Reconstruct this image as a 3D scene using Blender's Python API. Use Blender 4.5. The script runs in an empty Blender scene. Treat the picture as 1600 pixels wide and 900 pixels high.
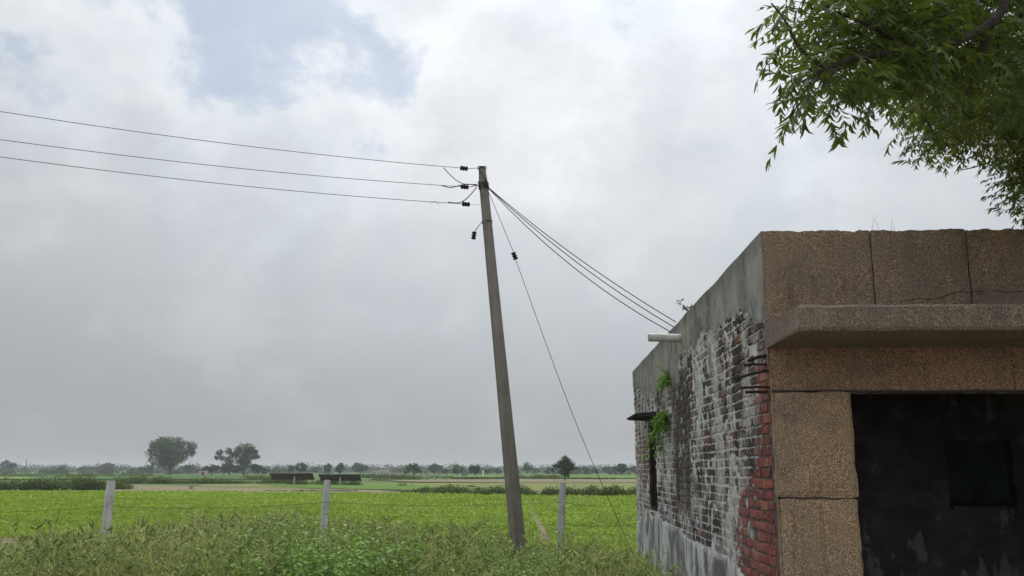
import bpy, math, random
import numpy as np
from mathutils import Vector, Matrix, noise
random.seed(7); RNG = np.random.default_rng(11)
SC = bpy.context.scene
COL = SC.collection
R = math.radians

# ------------------------------------------------------------------ camera
FPX = 1420.0; PITCH = math.atan(285/FPX); EYE = 1.5
cs, sn = math.cos(PITCH), math.sin(PITCH)
cam_d = bpy.data.cameras.new('camera'); cam = bpy.data.objects.new('camera', cam_d); COL.objects.link(cam)
cam_d.sensor_width = 36; cam_d.lens = FPX/1600*36; cam_d.clip_start = .05; cam_d.clip_end = 8000
cam.location = (0, 0, EYE); cam.rotation_euler = (R(90)+PITCH, 0, 0); SC.camera = cam

# ------------------------------------------------------------------ node helper
class NT:
    def __init__(s, tree): s.t = tree; tree.nodes.clear()
    def n(s, typ, ins=None, **props):
        nd = s.t.nodes.new(typ)
        for k, v in props.items(): setattr(nd, k, v)
        for k, v in (ins or {}).items(): s.put(nd.inputs[k], v)
        return nd
    def put(s, sock, v):
        if isinstance(v, bpy.types.Node): v = v.outputs[0]
        if isinstance(v, bpy.types.NodeSocket): s.t.links.new(v, sock)
        elif isinstance(v, (tuple, list)) and len(v) == 3 and sock.type == 'RGBA': sock.default_value = (*v, 1)
        else: sock.default_value = v
    def m(s, op, a, b=0.0, c=0.0, clamp=False):
        nd = s.t.nodes.new('ShaderNodeMath'); nd.operation = op; nd.use_clamp = clamp
        for i, v in enumerate((a, b, c)): s.put(nd.inputs[i], v)
        return nd.outputs[0]
    def step(s, x, a, b):
        nd = s.n('ShaderNodeMapRange', {'Value': x, 'From Min': a, 'From Max': b}, interpolation_type='SMOOTHSTEP')
        return nd.outputs[0]
    def mix(s, f, a, b, mode='MIX'):
        nd = s.n('ShaderNodeMix', data_type='RGBA', blend_type=mode)
        s.put(nd.inputs[0], f); s.put(nd.inputs[6], a); s.put(nd.inputs[7], b)
        return nd.outputs[2]
    def noise(s, vec, scale, detail=4, rough=.55, dist=0.0):
        return s.n('ShaderNodeTexNoise', {'Vector': vec, 'Scale': scale, 'Detail': detail, 'Roughness': rough, 'Distortion': dist}).outputs[0]
    def sc(s, vec, x, y, z):
        return s.n('ShaderNodeVectorMath', {0: vec, 1: (x, y, z)}, operation='MULTIPLY').outputs[0]
    def xyz(s, vec):
        return s.n('ShaderNodeSeparateXYZ', {0: vec}).outputs

# ------------------------------------------------------------------ world, sun, exposure
SUN_EL, SUN_AZ = R(56), R(9)
world = bpy.data.worlds.new('World'); SC.world = world; world.use_nodes = True
w = NT(world.node_tree)
tc = w.n('ShaderNodeTexCoord').outputs['Generated']
d = w.n('ShaderNodeVectorMath', {0: tc}, operation='NORMALIZE').outputs[0]
dx, dy, dz = w.xyz(d)
zz = w.m('ADD', w.m('MAXIMUM', dz, 0.0), .15)
ux, uy = w.m('DIVIDE', dx, zz), w.m('DIVIDE', dy, zz)
deck = w.n('ShaderNodeCombineXYZ', {0: ux, 1: uy, 2: 0.0}).outputs[0]
sky = w.n('ShaderNodeTexSky', sky_type='NISHITA', sun_disc=False, sun_elevation=SUN_EL, sun_rotation=SUN_AZ, air_density=1.0, dust_density=.6)
def blob(cx, cy, rx, ry):
    a = w.m('DIVIDE', w.m('SUBTRACT', ux, cx), rx); b = w.m('DIVIDE', w.m('SUBTRACT', uy, cy), ry)
    r2 = w.m('ADD', w.m('MULTIPLY', a, a), w.m('MULTIPLY', b, b))
    return w.m('DIVIDE', 1.0, w.m('ADD', 1.0, r2))
n_cov = w.noise(w.sc(d, 1, 1, 1.2), 6.0, 10, .58, .15)
n_big = w.noise(deck, 1.15, 3, .5)
d3 = w.sc(d, 1, 1, 1.35)
n_soft = w.noise(d3, 3.4, 6, .52, .25)
n_fine = w.noise(d3, 10.0, 9, .6, .3)
n_edge = w.noise(d3, 16.0, 8, .62, .2)
gap = w.m('ADD', n_cov, w.m('MULTIPLY', blob(-.45, 1.36, .26, .23), .34))
gap = w.m('ADD', gap, w.m('MULTIPLY', blob(-.93, 1.60, .18, .16), .17))
gap = w.m('ADD', gap, w.m('MULTIPLY', n_big, .22))
blue = w.step(gap, .79, .91)
sunv = (math.cos(SUN_EL)*math.sin(SUN_AZ), math.cos(SUN_EL)*math.cos(SUN_AZ), math.sin(SUN_EL))
cosg = w.n('ShaderNodeVectorMath', {0: d, 1: sunv}, operation='DOT_PRODUCT').outputs['Value']
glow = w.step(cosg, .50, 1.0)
back = w.step(dy, .25, -.9)  # unseen sky behind the camera, brightened to light the surfaces facing it
glow2 = w.step(cosg, .87, 1.0)  # extra glow added round the sun above the view, to light the ground
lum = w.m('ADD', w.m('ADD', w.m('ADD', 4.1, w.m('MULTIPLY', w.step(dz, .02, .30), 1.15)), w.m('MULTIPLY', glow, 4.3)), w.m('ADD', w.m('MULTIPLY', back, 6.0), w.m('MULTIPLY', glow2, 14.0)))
tex = w.m('ADD', w.m('MULTIPLY', w.m('SUBTRACT', n_soft, .5), .90), w.m('MULTIPLY', w.m('SUBTRACT', n_fine, .5), .75))
tex = w.m('MULTIPLY', tex, w.step(dz, .08, .40))
edge = w.m('MULTIPLY', w.step(gap, .60, .80), w.m('SUBTRACT', 1.0, w.step(gap, .80, .93)))
tex = w.m('ADD', tex, w.m('MULTIPLY', edge, .22))
lum = w.m('MULTIPLY', lum, w.m('ADD', 1.0, w.m('MULTIPLY', tex, .55)))
warm = w.mix(w.step(w.m('ADD', n_soft, w.m('MULTIPLY', n_fine, .3)), .5, .8), (.92, .985, 1.045), (.965, .987, 1.02))
warm = w.mix(w.step(dz, .10, .0), warm, (.975, .985, 1.01))
lumv = w.n('ShaderNodeCombineXYZ', {0: lum, 1: lum, 2: lum}).outputs[0]
cloud = w.mix(1.0, warm, lumv, 'MULTIPLY')
blue_c = w.mix(.58, w.mix(1.0, sky, (1.0, 1.08, 1.12), 'MULTIPLY'), cloud)
col = w.mix(w.m('MULTIPLY', blue, .92), cloud, blue_c)
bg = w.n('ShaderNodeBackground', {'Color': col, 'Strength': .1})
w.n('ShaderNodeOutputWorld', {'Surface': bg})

sun_d = bpy.data.lights.new('sun', 'SUN'); sun_d.energy = 1.5; sun_d.angle = R(14); sun_d.color = (1, .96, .9)
sun = bpy.data.objects.new('sun', sun_d); COL.objects.link(sun)
sun.rotation_euler = (-Vector(sunv)).to_track_quat('-Z', 'Y').to_euler()
SC.view_settings.view_transform = 'Standard'; SC.view_settings.look = 'None'
SC.view_settings.exposure = 0; SC.view_settings.gamma = 1
SC.cycles.max_bounces = 6; SC.cycles.transparent_max_bounces = 4; SC.cycles.volume_bounces = 0

# ------------------------------------------------------------------ photo geometry -> world
GZ = -.7
def ray(px, py):
    u, v = px-800, 450-py
    return (u, FPX*cs - v*sn, FPX*sn + v*cs)
def at(px, py, Y):
    r = ray(px, py); k = Y/r[1]
    return Vector((r[0]*k, Y, EYE+r[2]*k))
def gnd(px, py, z=GZ):
    r = ray(px, py); k = (z-EYE)/r[2]
    return Vector((r[0]*k, r[1]*k, z))
def sstep(a, b, x):
    t = np.clip((np.asarray(x, float)-a)/(b-a), 0, 1); return t*t*(3-2*t)
def gz(x, y):
    return GZ*sstep(9, 21, y)

# ------------------------------------------------------------------ mesh helpers
def link(name, me, mat=None, parent=None, **tags):
    o = bpy.data.objects.new(name, me); COL.objects.link(o)
    if mat is not None and me is not None and not me.materials: me.materials.append(mat)
    if parent: o.parent = parent
    for k, v in tags.items():
        if v: o[k] = v
    return o
def empty(name, loc=(0, 0, 0), rz=0, **tags):
    o = bpy.data.objects.new(name, None); COL.objects.link(o); o.location = loc; o.rotation_euler = (0, 0, rz)
    o.empty_display_size = .2
    for k, v in tags.items():
        if v: o[k] = v
    return o
def np_mesh(name, co, faces, tone=None, smooth=False, attrs=None):
    """faces: (n,k) int array with one k"""
    me = bpy.data.meshes.new(name); co = np.asarray(co, np.float32); faces = np.asarray(faces, np.int32)
    me.vertices.add(len(co)); me.vertices.foreach_set('co', co.ravel())
    nf, k = faces.shape
    me.loops.add(nf*k); me.loops.foreach_set('vertex_index', faces.ravel())
    me.polygons.add(nf); me.polygons.foreach_set('loop_start', np.arange(nf, dtype=np.int32)*k)
    me.update(calc_edges=True)
    if smooth: me.polygons.foreach_set('use_smooth', np.ones(nf, bool))
    if tone is not None:
        a = me.attributes.new('tone', 'FLOAT', 'POINT'); a.data.foreach_set('value', np.asarray(tone, np.float32))
    for kk, v in (attrs or {}).items():
        a = me.attributes.new(kk, 'FLOAT', 'POINT'); a.data.foreach_set('value', np.asarray(v, np.float32))
    return me
class MB:
    def __init__(s): s.v = []; s.f = []; s.t = []
    def add(s, vs, fs, tone=0.5):
        o = len(s.v); s.v += [tuple(p) for p in vs]; s.f += [tuple(i+o for i in f) for f in fs]; s.t += [tone]*len(vs); return s
    def box(s, c, size, rot=None, jit=0, tone=.5):
        hx, hy, hz = size[0]/2, size[1]/2, size[2]/2
        vs = [Vector((x, y, z)) for x in (-hx, hx) for y in (-hy, hy) for z in (-hz, hz)]
        if rot is not None: vs = [rot @ p for p in vs]
        vs = [p + Vector(c) + Vector([random.uniform(-jit, jit) for _ in range(3)]) for p in vs]
        return s.add(vs, [(0,1,3,2),(4,6,7,5),(0,4,5,1),(2,3,7,6),(0,2,6,4),(1,5,7,3)], tone)
    def bar(s, a, b, wd, th, up=(0, 0, 1), tone=.5):
        a, b = Vector(a), Vector(b); d = b-a; L = d.length; d.normalize(); u = Vector(up)
        sx = d.cross(u)
        if sx.length < 1e-4: sx = d.cross(Vector((1, 0, 0)))
        sx.normalize(); u = sx.cross(d)
        rot = Matrix((sx, d, u)).transposed()
        return s.box((a+b)/2, (wd, L, th), rot, tone=tone)
    def tube(s, pts, radii, n=6, cap=True, tone=.5):
        pts = [Vector(p) for p in pts]
        if not isinstance(radii, (list, tuple)): radii = [radii]*len(pts)
        vs = []; prev = None
        for i, p in enumerate(pts):
            t = (pts[min(i+1, len(pts)-1)] - pts[max(i-1, 0)])
            t = t.normalized() if t.length > 1e-9 else Vector((0, 0, 1))
            if prev is None:
                a = t.cross(Vector((0, 0, 1)));
                if a.length < .05: a = t.cross(Vector((1, 0, 0)))
            else: a = prev - t*prev.dot(t)
            a.normalize(); prev = a; b = t.cross(a)
            for k in range(n):
                q = 2*math.pi*k/n
                vs.append(p + (a*math.cos(q) + b*math.sin(q))*radii[i])
        fs = [(i*n+k, i*n+(k+1) % n, (i+1)*n+(k+1) % n, (i+1)*n+k) for i in range(len(pts)-1) for k in range(n)]
        if cap: fs += [tuple(range(n))[::-1], tuple((len(pts)-1)*n+k for k in range(n))]
        return s.add(vs, fs, tone)
    def mesh(s, name, smooth=False):
        me = bpy.data.meshes.new(name); me.from_pydata(s.v, [], s.f); me.update()
        a = me.attributes.new('tone', 'FLOAT', 'POINT'); a.data.foreach_set('value', s.t)
        if smooth: me.polygons.foreach_set('use_smooth', [True]*len(me.polygons))
        return me
    def build(s, name, mat, parent=None, smooth=False, **tags):
        return link(name, s.mesh(name, smooth), mat, parent, **tags)

def unit(a): return a/np.maximum(np.linalg.norm(a, axis=-1, keepdims=True), 1e-9)
def leaf_arrays(P, D, N, L, W, tone, fold=.15, mid=.45, curl=0.0):
    """one kite-shaped folded leaf per row: 4 verts, 1 quad... built as 2 tris about the midrib"""
    n = len(P); D = unit(D); S = unit(np.cross(D, N)); U = np.cross(S, D)
    L = np.broadcast_to(np.asarray(L, float), (n,))[:, None]; W = np.broadcast_to(np.asarray(W, float), (n,))[:, None]
    co = np.empty((n, 4, 3))
    co[:, 0] = P
    co[:, 1] = P + D*L*mid + S*W*.5 + U*W*fold
    co[:, 2] = P + D*L - U*L*curl
    co[:, 3] = P + D*L*mid - S*W*.5 + U*W*fold
    b = np.arange(n)[:, None]*4
    f = np.concatenate([b+np.array([0, 1, 2]), b+np.array([0, 2, 3])], 0)
    return co.reshape(-1, 3), f, np.repeat(np.broadcast_to(tone, (n,)), 4)
class Soup:
    def __init__(s): s.co = []; s.f = []; s.t = []; s.n = 0
    def add(s, co, f, t):
        s.co.append(co); s.f.append(f+s.n); s.t.append(t); s.n += len(co)
    def leaves(s, *a, **k): s.add(*leaf_arrays(*a, **k))
    def mesh(s, name): return np_mesh(name, np.concatenate(s.co), np.concatenate(s.f), np.concatenate(s.t))
    def arrays(s): return np.concatenate(s.co), np.concatenate(s.f), np.concatenate(s.t)
def rand_dirs(n, zb=0.0):
    v = RNG.normal(size=(n, 3)); v[:, 2] += zb; return unit(v)
def place_copies(protos, idx, X, Y, Z, S, A, T):
    """stamp plant prototypes (co, f, t) many times"""
    out = Soup()
    for k, (co, f, t) in enumerate(protos):
        m = np.nonzero(idx == k)[0]
        if len(m) == 0: continue
        ca, sa = np.cos(A[m])[:, None], np.sin(A[m])[:, None]
        s = S[m][:, None]
        px = (co[None, :, 0]*ca - co[None, :, 1]*sa)*s + X[m][:, None]
        py = (co[None, :, 0]*sa + co[None, :, 1]*ca)*s + Y[m][:, None]
        pz = co[None, :, 2]*s + Z[m][:, None]
        C = np.stack([px, py, pz], -1).reshape(-1, 3)
        F = (f[None] + (np.arange(len(m))*len(co))[:, None, None]).reshape(-1, 3)
        TT = (t[None]*1.0 + T[m][:, None]).reshape(-1)
        out.add(C, F, TT)
    return out

# ------------------------------------------------------------------ materials
def mat(name):
    m = bpy.data.materials.new(name); m.use_nodes = True; return m, NT(m.node_tree)
def finish(t, base, rough=.85, bump=None, bstr=.3, bdist=.01, spec=.3, normal=None):
    ins = {'Base Color': base, 'Roughness': rough, 'Specular IOR Level': spec}
    if bump is not None:
        b = t.n('ShaderNodeBump', {'Height': bump, 'Strength': bstr, 'Distance': bdist}); ins['Normal'] = b
    p = t.n('ShaderNodeBsdfPrincipled', ins)
    t.n('ShaderNodeOutputMaterial', {'Surface': p}); return p
def leaf_mat(name, c0, c1, c2=None, trans=.35, rough=.55, nscale=0.0, namp=0.0, pos=(.45, .95)):
    """colour by the per-leaf attribute 'tone' (0 dark .. 1 light, above 1 flower)"""
    m, t = mat(name)
    tone = t.n('ShaderNodeAttribute', attribute_name='tone').outputs['Fac']
    if nscale:
        pt = t.n('ShaderNodeNewGeometry').outputs['Position']
        tone = t.m('ADD', tone, t.m('MULTIPLY', t.m('SUBTRACT', t.noise(pt, nscale, 2), .5), namp))
    c = t.mix(t.step(tone, 0, 1), c0, c1)
    if c2: c = t.mix(t.step(tone, 1.05, 1.4), c, c2)
    d1 = t.n('ShaderNodeBsdfPrincipled', {'Base Color': c, 'Roughness': rough, 'Specular IOR Level': .35})
    d2 = t.n('ShaderNodeBsdfTranslucent', {'Color': t.mix(.5, c, (.30, .42, .05), 'MIX') if trans > .3 else c})
    mx = t.n('ShaderNodeMixShader', {0: trans, 1: d1, 2: d2})
    t.n('ShaderNodeOutputMaterial', {'Surface': mx}); return m
def plain(name, c, rough=.8, c2=None, scale=8, bump=.2, bd=.005, stretch=(1, 1, 1), metallic=0, spec=.3):
    m, t = mat(name); o = t.n('ShaderNodeTexCoord').outputs['Object']; v = t.sc(o, *stretch)
    n = t.noise(v, scale, 6, .6)
    cc = t.mix(t.step(n, .35, .68), c, c2 or tuple(x*.65 for x in c))
    p = finish(t, cc, rough, n, bump, bd, spec); p.inputs['Metallic'].default_value = metallic; return m

M = {}
M['wire'] = plain('aged_wire', (.035, .035, .037), .5, metallic=.3, bump=0)
M['cable'] = plain('black_cable', (.02, .02, .021), .6, bump=0)
M['porcelain'] = plain('dark_brown_porcelain', (.018, .014, .013), .55, spec=.2, bump=0)
M['rust'] = plain('rusty_steel', (.03, .019, .014), .85, (.015, .011, .01), 40)
M['pvc'] = plain('weathered_pvc', (.52, .52, .48), .45, (.36, .35, .31), 9, .05)
M['bark'] = plain('neem_bark', (.045, .034, .025), .9, (.02, .015, .012), 14, .8, .02, (1, 1, .3))
M['farbark'] = plain('far_bark', (.06, .05, .038), .95, bump=0)
M['darkwood'] = plain('dark_weathered_wood', (.022, .018, .015), .85, (.012, .01, .009), 20)
M['blueboard'] = plain('faded_blue_shutter_paint', (.026, .036, .039), .85, (.012, .014, .015), 3.5)
M['panelback'] = plain('solar_panel_back', (.085, .06, .052), .7, (.05, .037, .034), 3, 0)
M['galv'] = plain('galvanised_steel', (.42, .42, .42), .5, bump=0)
M['limewall'] = plain('pale_far_wall', (.55, .50, .47), .9, (.42, .38, .35), .6, 0)
M['pinkwall'] = plain('brick_pink_far_wall', (.38, .31, .28), .9, (.32, .27, .25), .6, 0)
M['whitewall'] = plain('white_far_wall', (.75, .75, .72), .9, bump=0)
M['darkhole'] = plain('dark_opening', (.02, .02, .02), .9, bump=0)
M['bluetin'] = plain('blue_tin', (.12, .16, .26), .6, bump=0)

def concrete_mat(name, c0, c1, streak=.5, scale=5):
    m, t = mat(name); o = t.n('ShaderNodeTexCoord').outputs['Object']
    n1 = t.noise(o, scale, 8, .65); n2 = t.noise(t.sc(o, 14, 14, .9), 1.2, 5, .6); n3 = t.noise(o, 130, 3, .6)
    f = t.m('ADD', t.m('MULTIPLY', n1, .6), t.m('MULTIPLY', n2, streak))
    c = t.mix(t.step(f, .32, .78), c0, c1)
    c = t.mix(t.m('MULTIPLY', t.step(n3, .55, .75), .35), c, (.03, .03, .03))
    finish(t, c, .92, t.m('ADD', n1, t.m('MULTIPLY', n3, .5)), .5, .006); return m
M['pole'] = concrete_mat('pole_concrete', (.235, .215, .185), (.145, .13, .112))
M['post'] = concrete_mat('post_concrete', (.62, .61, .60), (.24, .235, .23), .5, 7)

def grit_mat(name, tint=(1, 1, 1), grey=0.0, under=False):
    """grit-wash: coarse brown aggregate set in cement, with mould and rain streaks"""
    m, t = mat(name)
    o = t.n('ShaderNodeNewGeometry').outputs['Position']
    vo = t.n('ShaderNodeTexVoronoi', {'Vector': o, 'Scale': 150.0, 'Randomness': 1.0}, feature='F1')
    cell = t.n('ShaderNodeSeparateColor', {0: vo.outputs['Color']}).outputs
    g = t.mix(t.step(cell[0], .0, 1.0), (.175, .130, .090), (.36, .268, .185))
    g = t.mix(t.step(cell[1], .80, .97), g, (.52, .42, .31))
    g = t.mix(t.step(cell[2], .72, .92), g, (.10, .07, .05))
    g = t.mix(t.m('MULTIPLY', t.step(vo.outputs['Distance'], .35, .75), .8), g, (.085, .065, .048))
    big = t.noise(o, 1.3, 6, .6, .4); mid = t.noise(o, 5.5, 6, .65)
    streak = t.noise(t.sc(o, 9, 9, .8), 1.0, 5, .6)
    g = t.mix(t.m('MULTIPLY', t.step(big, .42, .66), .75), g, t.mix(.4, (.12, .112, .10), g, 'MIX'))
    g = t.mix(t.m('MULTIPLY', t.step(t.noise(o, .9, 7, .7, .8), .54, .60), .45), g, t.mix(.5, (.07, .065, .06), g, 'MIX'))
    g = t.mix(t.m('MULTIPLY', t.step(t.m('ADD', t.m('MULTIPLY', mid, .5), t.m('MULTIPLY', streak, .6)), .56, .74), .5), g, (.06, .05, .045))
    g = t.mix(t.m('MULTIPLY', t.step(t.noise(o, 2.4, 4), .5, .75), .25), g, (.36, .24, .12))
    drip = t.noise(t.sc(o, 26, 26, .7), 1.0, 3, .5)
    g = t.mix(t.m('MULTIPLY', t.step(drip, .62, .74), .35), g, (.055, .05, .045))
    if grey:
        lum = t.n('ShaderNodeRGBToBW', {0: g}).outputs[0]
        gg = t.mix(lum, (.02, .02, .02), (1.0, .96, .88)); g = t.mix(grey, g, gg)
    g = t.mix(1.0, g, tint, 'MULTIPLY')
    h = t.m('ADD', t.m('MULTIPLY', t.m('SUBTRACT', 1.0, vo.outputs['Distance']), 1.0), t.m('MULTIPLY', mid, 1.2))
    finish(t, g, .9, h, .75, .007); return m
M['grit'] = grit_mat('brown_grit_wash', (1.42, 1.36, 1.32))
M['grit_pillar'] = grit_mat('tan_grit_wash', (1.55, 1.48, 1.34))
M['grit_slab'] = grit_mat('grey_grit_slab', (1.06, 1.02, .96), .45)
M['grit_lintel'] = grit_mat('brown_lintel_grit', (1.28, 1.12, 1.02))  # same grit tinted darker and redder for the lintel

# ground materials
def field_mat(name, c0, c1, c2, s1=.6, s2=6.0, rows=0.0):
    m, t = mat(name); o = t.n('ShaderNodeNewGeometry').outputs['Position']
    a = t.noise(o, s1, 5, .6); b = t.noise(o, s2, 5, .7); big = t.noise(t.sc(o, .35, 1, 1), .05, 3, .5)
    c = t.mix(t.step(a, .35, .65), c0, c1); c = t.mix(t.m('MULTIPLY', t.step(b, .48, .68), .8), c, c2)
    c = t.mix(t.m('MULTIPLY', t.step(big, .4, .65), .4), c, c1)
    finish(t, c, .95, b, .5, .08, .1); return m
M['earth'] = field_mat('verge_earth', (.12, .10, .065), (.07, .085, .035), (.16, .13, .085), .8, 7)
M['yard'] = field_mat('bounce_yard_dirt', (.40, .33, .25), (.32, .27, .20), (.27, .22, .16), .7, 5)
M['plain'] = field_mat('far_plain', (.085, .15, .045), (.11, .16, .055), (.06, .11, .035), .02, .2)
M['cropbase'] = field_mat('crop_underlayer', (.14, .20, .018), (.18, .26, .022), (.10, .14, .018), .5, 3)
M['soil'] = field_mat('bare_soil', (.27, .215, .155), (.19, .18, .10), (.15, .16, .075), .3, 1.2)
M['drygrass'] = field_mat('dry_green_grass', (.15, .19, .055), (.21, .22, .08), (.11, .14, .04), .12, .8)
M['midgreen'] = field_mat('mid_green_grass', (.10, .19, .035), (.13, .21, .04), (.07, .12, .03), .15, .9)
M['darkcrop'] = field_mat('dark_green_crop', (.055, .12, .03), (.075, .15, .035), (.045, .09, .025), .05, .6)
M['limecrop'] = field_mat('lime_green_crop', (.14, .22, .035), (.17, .25, .04), (.11, .18, .03), .1, .6)

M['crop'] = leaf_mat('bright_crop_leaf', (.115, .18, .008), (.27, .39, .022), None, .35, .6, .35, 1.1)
M['weed'] = leaf_mat('weed_leaf', (.040, .10, .014), (.22, .36, .055), (.50, .54, .34), .3, .6, .9, .55)
M['feather'] = leaf_mat('feathery_weed_leaf', (.075, .112, .028), (.42, .47, .155), (.75, .75, .55), .3, .7, .7, .6)
M['dryweed'] = leaf_mat('dry_weed_stalk', (.10, .085, .045), (.33, .28, .16), (.5, .45, .32), .25, .8)
M['neem'] = leaf_mat('neem_leaf', (.016, .032, .008), (.078, .118, .018), (.26, .22, .04), .38, .4, .8, .7)
M['wallplant'] = leaf_mat('wall_plant_leaf', (.06, .15, .015), (.15, .34, .03), None, .35, .5)
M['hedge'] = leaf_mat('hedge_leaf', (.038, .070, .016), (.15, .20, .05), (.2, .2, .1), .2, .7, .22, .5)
M['tree_dark'] = leaf_mat('far_dark_leaf', (.018, .045, .013), (.052, .095, .026), None, .2, .7)
M['tree_mid'] = leaf_mat('far_mid_leaf', (.030, .062, .020), (.085, .135, .042), None, .2, .7)
M['tree_lime'] = leaf_mat('far_lime_leaf', (.06, .10, .02), (.15, .21, .05), None, .2, .7)
M['tree_dry'] = leaf_mat('far_dry_leaf', (.07, .065, .035), (.13, .12, .06), None, .2, .7)

# ================================================================== THE GROUND
ys = np.concatenate([np.arange(-30, 0, 5), np.arange(0, 30, .5), np.arange(30, 120, 6), np.array([150, 250, 500, 1000, 1800, 2600.])])
xs = np.concatenate([-np.array([2500, 1500, 800, 400, 200, 120, 80, 60, 45, 34, 26, 20.]), np.arange(-16, 16.1, .5), np.array([20, 26, 34, 45, 60, 80, 120, 200, 400, 800, 1500, 2500.])])
XX, YY = np.meshgrid(xs, ys); ZZ = gz(XX, YY)
ZZ = ZZ + np.where((YY > 7.5) & (YY < 18) & (np.abs(XX) < 16), .035*np.sin(XX*2.1+YY)*np.sin(YY*1.7-XX*.6), 0)
nx, ny = len(xs), len(ys)
idx = np.arange(nx*ny).reshape(ny, nx)
F = np.stack([idx[:-1, :-1], idx[:-1, 1:], idx[1:, 1:], idx[1:, :-1]], -1).reshape(-1, 4)
link('ground', np_mesh('ground', np.stack([XX, YY, ZZ], -1).reshape(-1, 3), F, smooth=True), M['earth'], kind='structure')

def sheet(name, pts, z, m, jag=.4, sub=24):
    """ground patch from photo-measured outline; edges made irregular"""
    P = [gnd(x, y) for x, y in pts]; out = []
    for i in range(len(P)):
        a, b = P[i], P[(i+1) % len(P)]
        for k in range(sub):
            q = a.lerp(b, k/sub); s = min(jag*max(q.y, 20)/80, 4)
            out.append((q.x + s*noise.noise(q*.15)*2, q.y + s*noise.noise(q*.11+Vector((9, 3, 1)))*1.5, GZ+z))
    me = bpy.data.meshes.new(name); me.from_pydata(out, [], [tuple(range(len(out)))]); me.update()
    return link(name, me, m, kind='structure')
sheet('far_plain', [(-900, 767), (2500, 777), (2200, 737.0), (-600, 737.0)], .02, M['plain'], .1)
sheet('crop_field', [(-700, 852), (60, 840), (300, 880), (1300, 880), (1900, 777), (990, 776), (600, 770), (150, 768), (-400, 768)], .012, M['cropbase'], .25)
sheet('soil_strip', [(170, 769), (600, 772), (1000, 775), (1000, 768), (620, 765), (430, 763), (170, 757.5)], .07, M['soil'], .3)
sheet('grass_strip', [(300, 757.5), (700, 755), (1100, 755), (1700, 756), (1700, 772), (1000, 771), (690, 768), (560, 766), (420, 763.5), (330, 762)], .10, M['drygrass'], .5)
sheet('mown_grass_strip', [(395, 757), (600, 757.5), (760, 764), (640, 767.5), (480, 764)], .14, M['midgreen'], .4)
sheet('pale_soil_track', [(590, 751), (700, 749.5), (830, 749), (1000, 750), (1500, 750), (1500, 756), (1000, 755.5), (800, 755), (640, 754)], .17, M['soil'], .4)
sheet('dark_crop_field', [(-300, 741.5), (235, 741.5), (420, 745), (420, 750), (200, 750), (-300, 750)], .2, M['darkcrop'], .5)
sheet('lime_crop_field', [(-200, 746.5), (45, 746.5), (60, 750), (-200, 750.5)], .24, M['limecrop'], .2)
sheet('green_crop_field', [(700, 742.5), (1300, 743), (1300, 748), (960, 748), (700, 746)], .2, M['midgreen'], .3)
sheet('field_path', [(822, 783), (826, 783), (842, 812), (862, 846), (846, 846), (834, 812)], .03, M['soil'], .06)
yv = [(-9, -14, .012), (16, -14, .012), (16, 6.9, .012), (9, 7.05, .012), (4, 6.9, .012), (1.6, 6.6, .012), (-1, 6.2, .012), (-4, 5.7, .012), (-9, 5.9, .012)]  # pale dirt yard out of view, added to bounce light onto slab and front
yo = []
for i in range(len(yv)):
    a, b = Vector(yv[i]), Vector(yv[(i+1) % len(yv)])
    for k in range(16):
        q = a.lerp(b, k/16); yo.append((q.x+.25*noise.noise(q*.9), q.y+.25*noise.noise(q*1.3+Vector((5, 1, 0))), .012))
me = bpy.data.meshes.new('bounce_dirt_yard'); me.from_pydata(yo, [], [tuple(range(len(yo)))]); link('bounce_dirt_yard', me, M['yard'], kind='structure')
sheet('dirt_patch', [(-120, 843), (40, 839), (72, 843), (58, 856), (30, 862), (-200, 866)], .022, M['soil'], .1)

# ================================================================== THE BRICK BUILDING
ROT = -math.atan(46/1448)
B = empty('brick_building', (2.02, 7.1, 0), ROT,
          label='single storey brick building with peeling plaster side and brown grit-washed front', category='building')
def bcoord(t): return t.n('ShaderNodeTexCoord', object=B).outputs['Object']

# --- side wall: brick and mortar materials in building space
def wash_nodes(t, o):
    """how much lime wash is left, and how much black mould"""
    x, y, z = t.xyz(o)
    n1 = t.noise(t.sc(o, 1, .75, .6), 2.6, 8, .64, .5); n2 = t.noise(t.sc(o, 1, 1.1, .8), 8, 7, .66)
    streak = t.noise(t.sc(o, 1, .95, .6), 2.2, 8, .64, .9)
    return x, y, z, n1, n2, streak
def red_mask(t, y, z, n1):
    n3 = t.noise(t.n('ShaderNodeCombineXYZ', {0: 0.0, 1: y, 2: z}), 7, 5, .6)
    lim = t.m('SUBTRACT', 1.42, t.m('MULTIPLY', t.step(z, 1.1, 1.8), 1.05))
    lim = t.m('ADD', lim, t.m('ADD', t.m('MULTIPLY', t.m('SUBTRACT', n1, .5), 1.6), t.m('MULTIPLY', t.m('SUBTRACT', n3, .5), 1.3)))
    return t.m('MULTIPLY', t.step(t.m('SUBTRACT', lim, y), -.12, .16), t.step(z, 2.6, 2.35))
m, t = mat('old_brick'); o = bcoord(t); x, y, z, n1, n2, streak = wash_nodes(t, o)
tone = t.n('ShaderNodeAttribute', attribute_name='tone').outputs['Fac']
rnd = t.m('FRACT', t.m('ADD', tone, t.n('ShaderNodeObjectInfo').outputs['Random']))
rnd2 = t.m('FRACT', t.m('MULTIPLY', rnd, 7.3))
redc = t.mix(rnd, (.18, .046, .040), (.31, .085, .064)); redc = t.mix(t.step(rnd2, .80, .95), redc, (.30, .125, .08)); redc = t.mix(t.m('MULTIPLY', t.step(rnd2, .25, .1), .6), redc, (.10, .045, .045))
redc = t.mix(t.m('MULTIPLY', t.step(n2, .5, .7), .5), redc, (.12, .045, .045))
redc = t.mix(t.m('MULTIPLY', t.step(t.noise(o, 22, 4), .52, .70), .5), redc, (.34, .26, .23))
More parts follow.
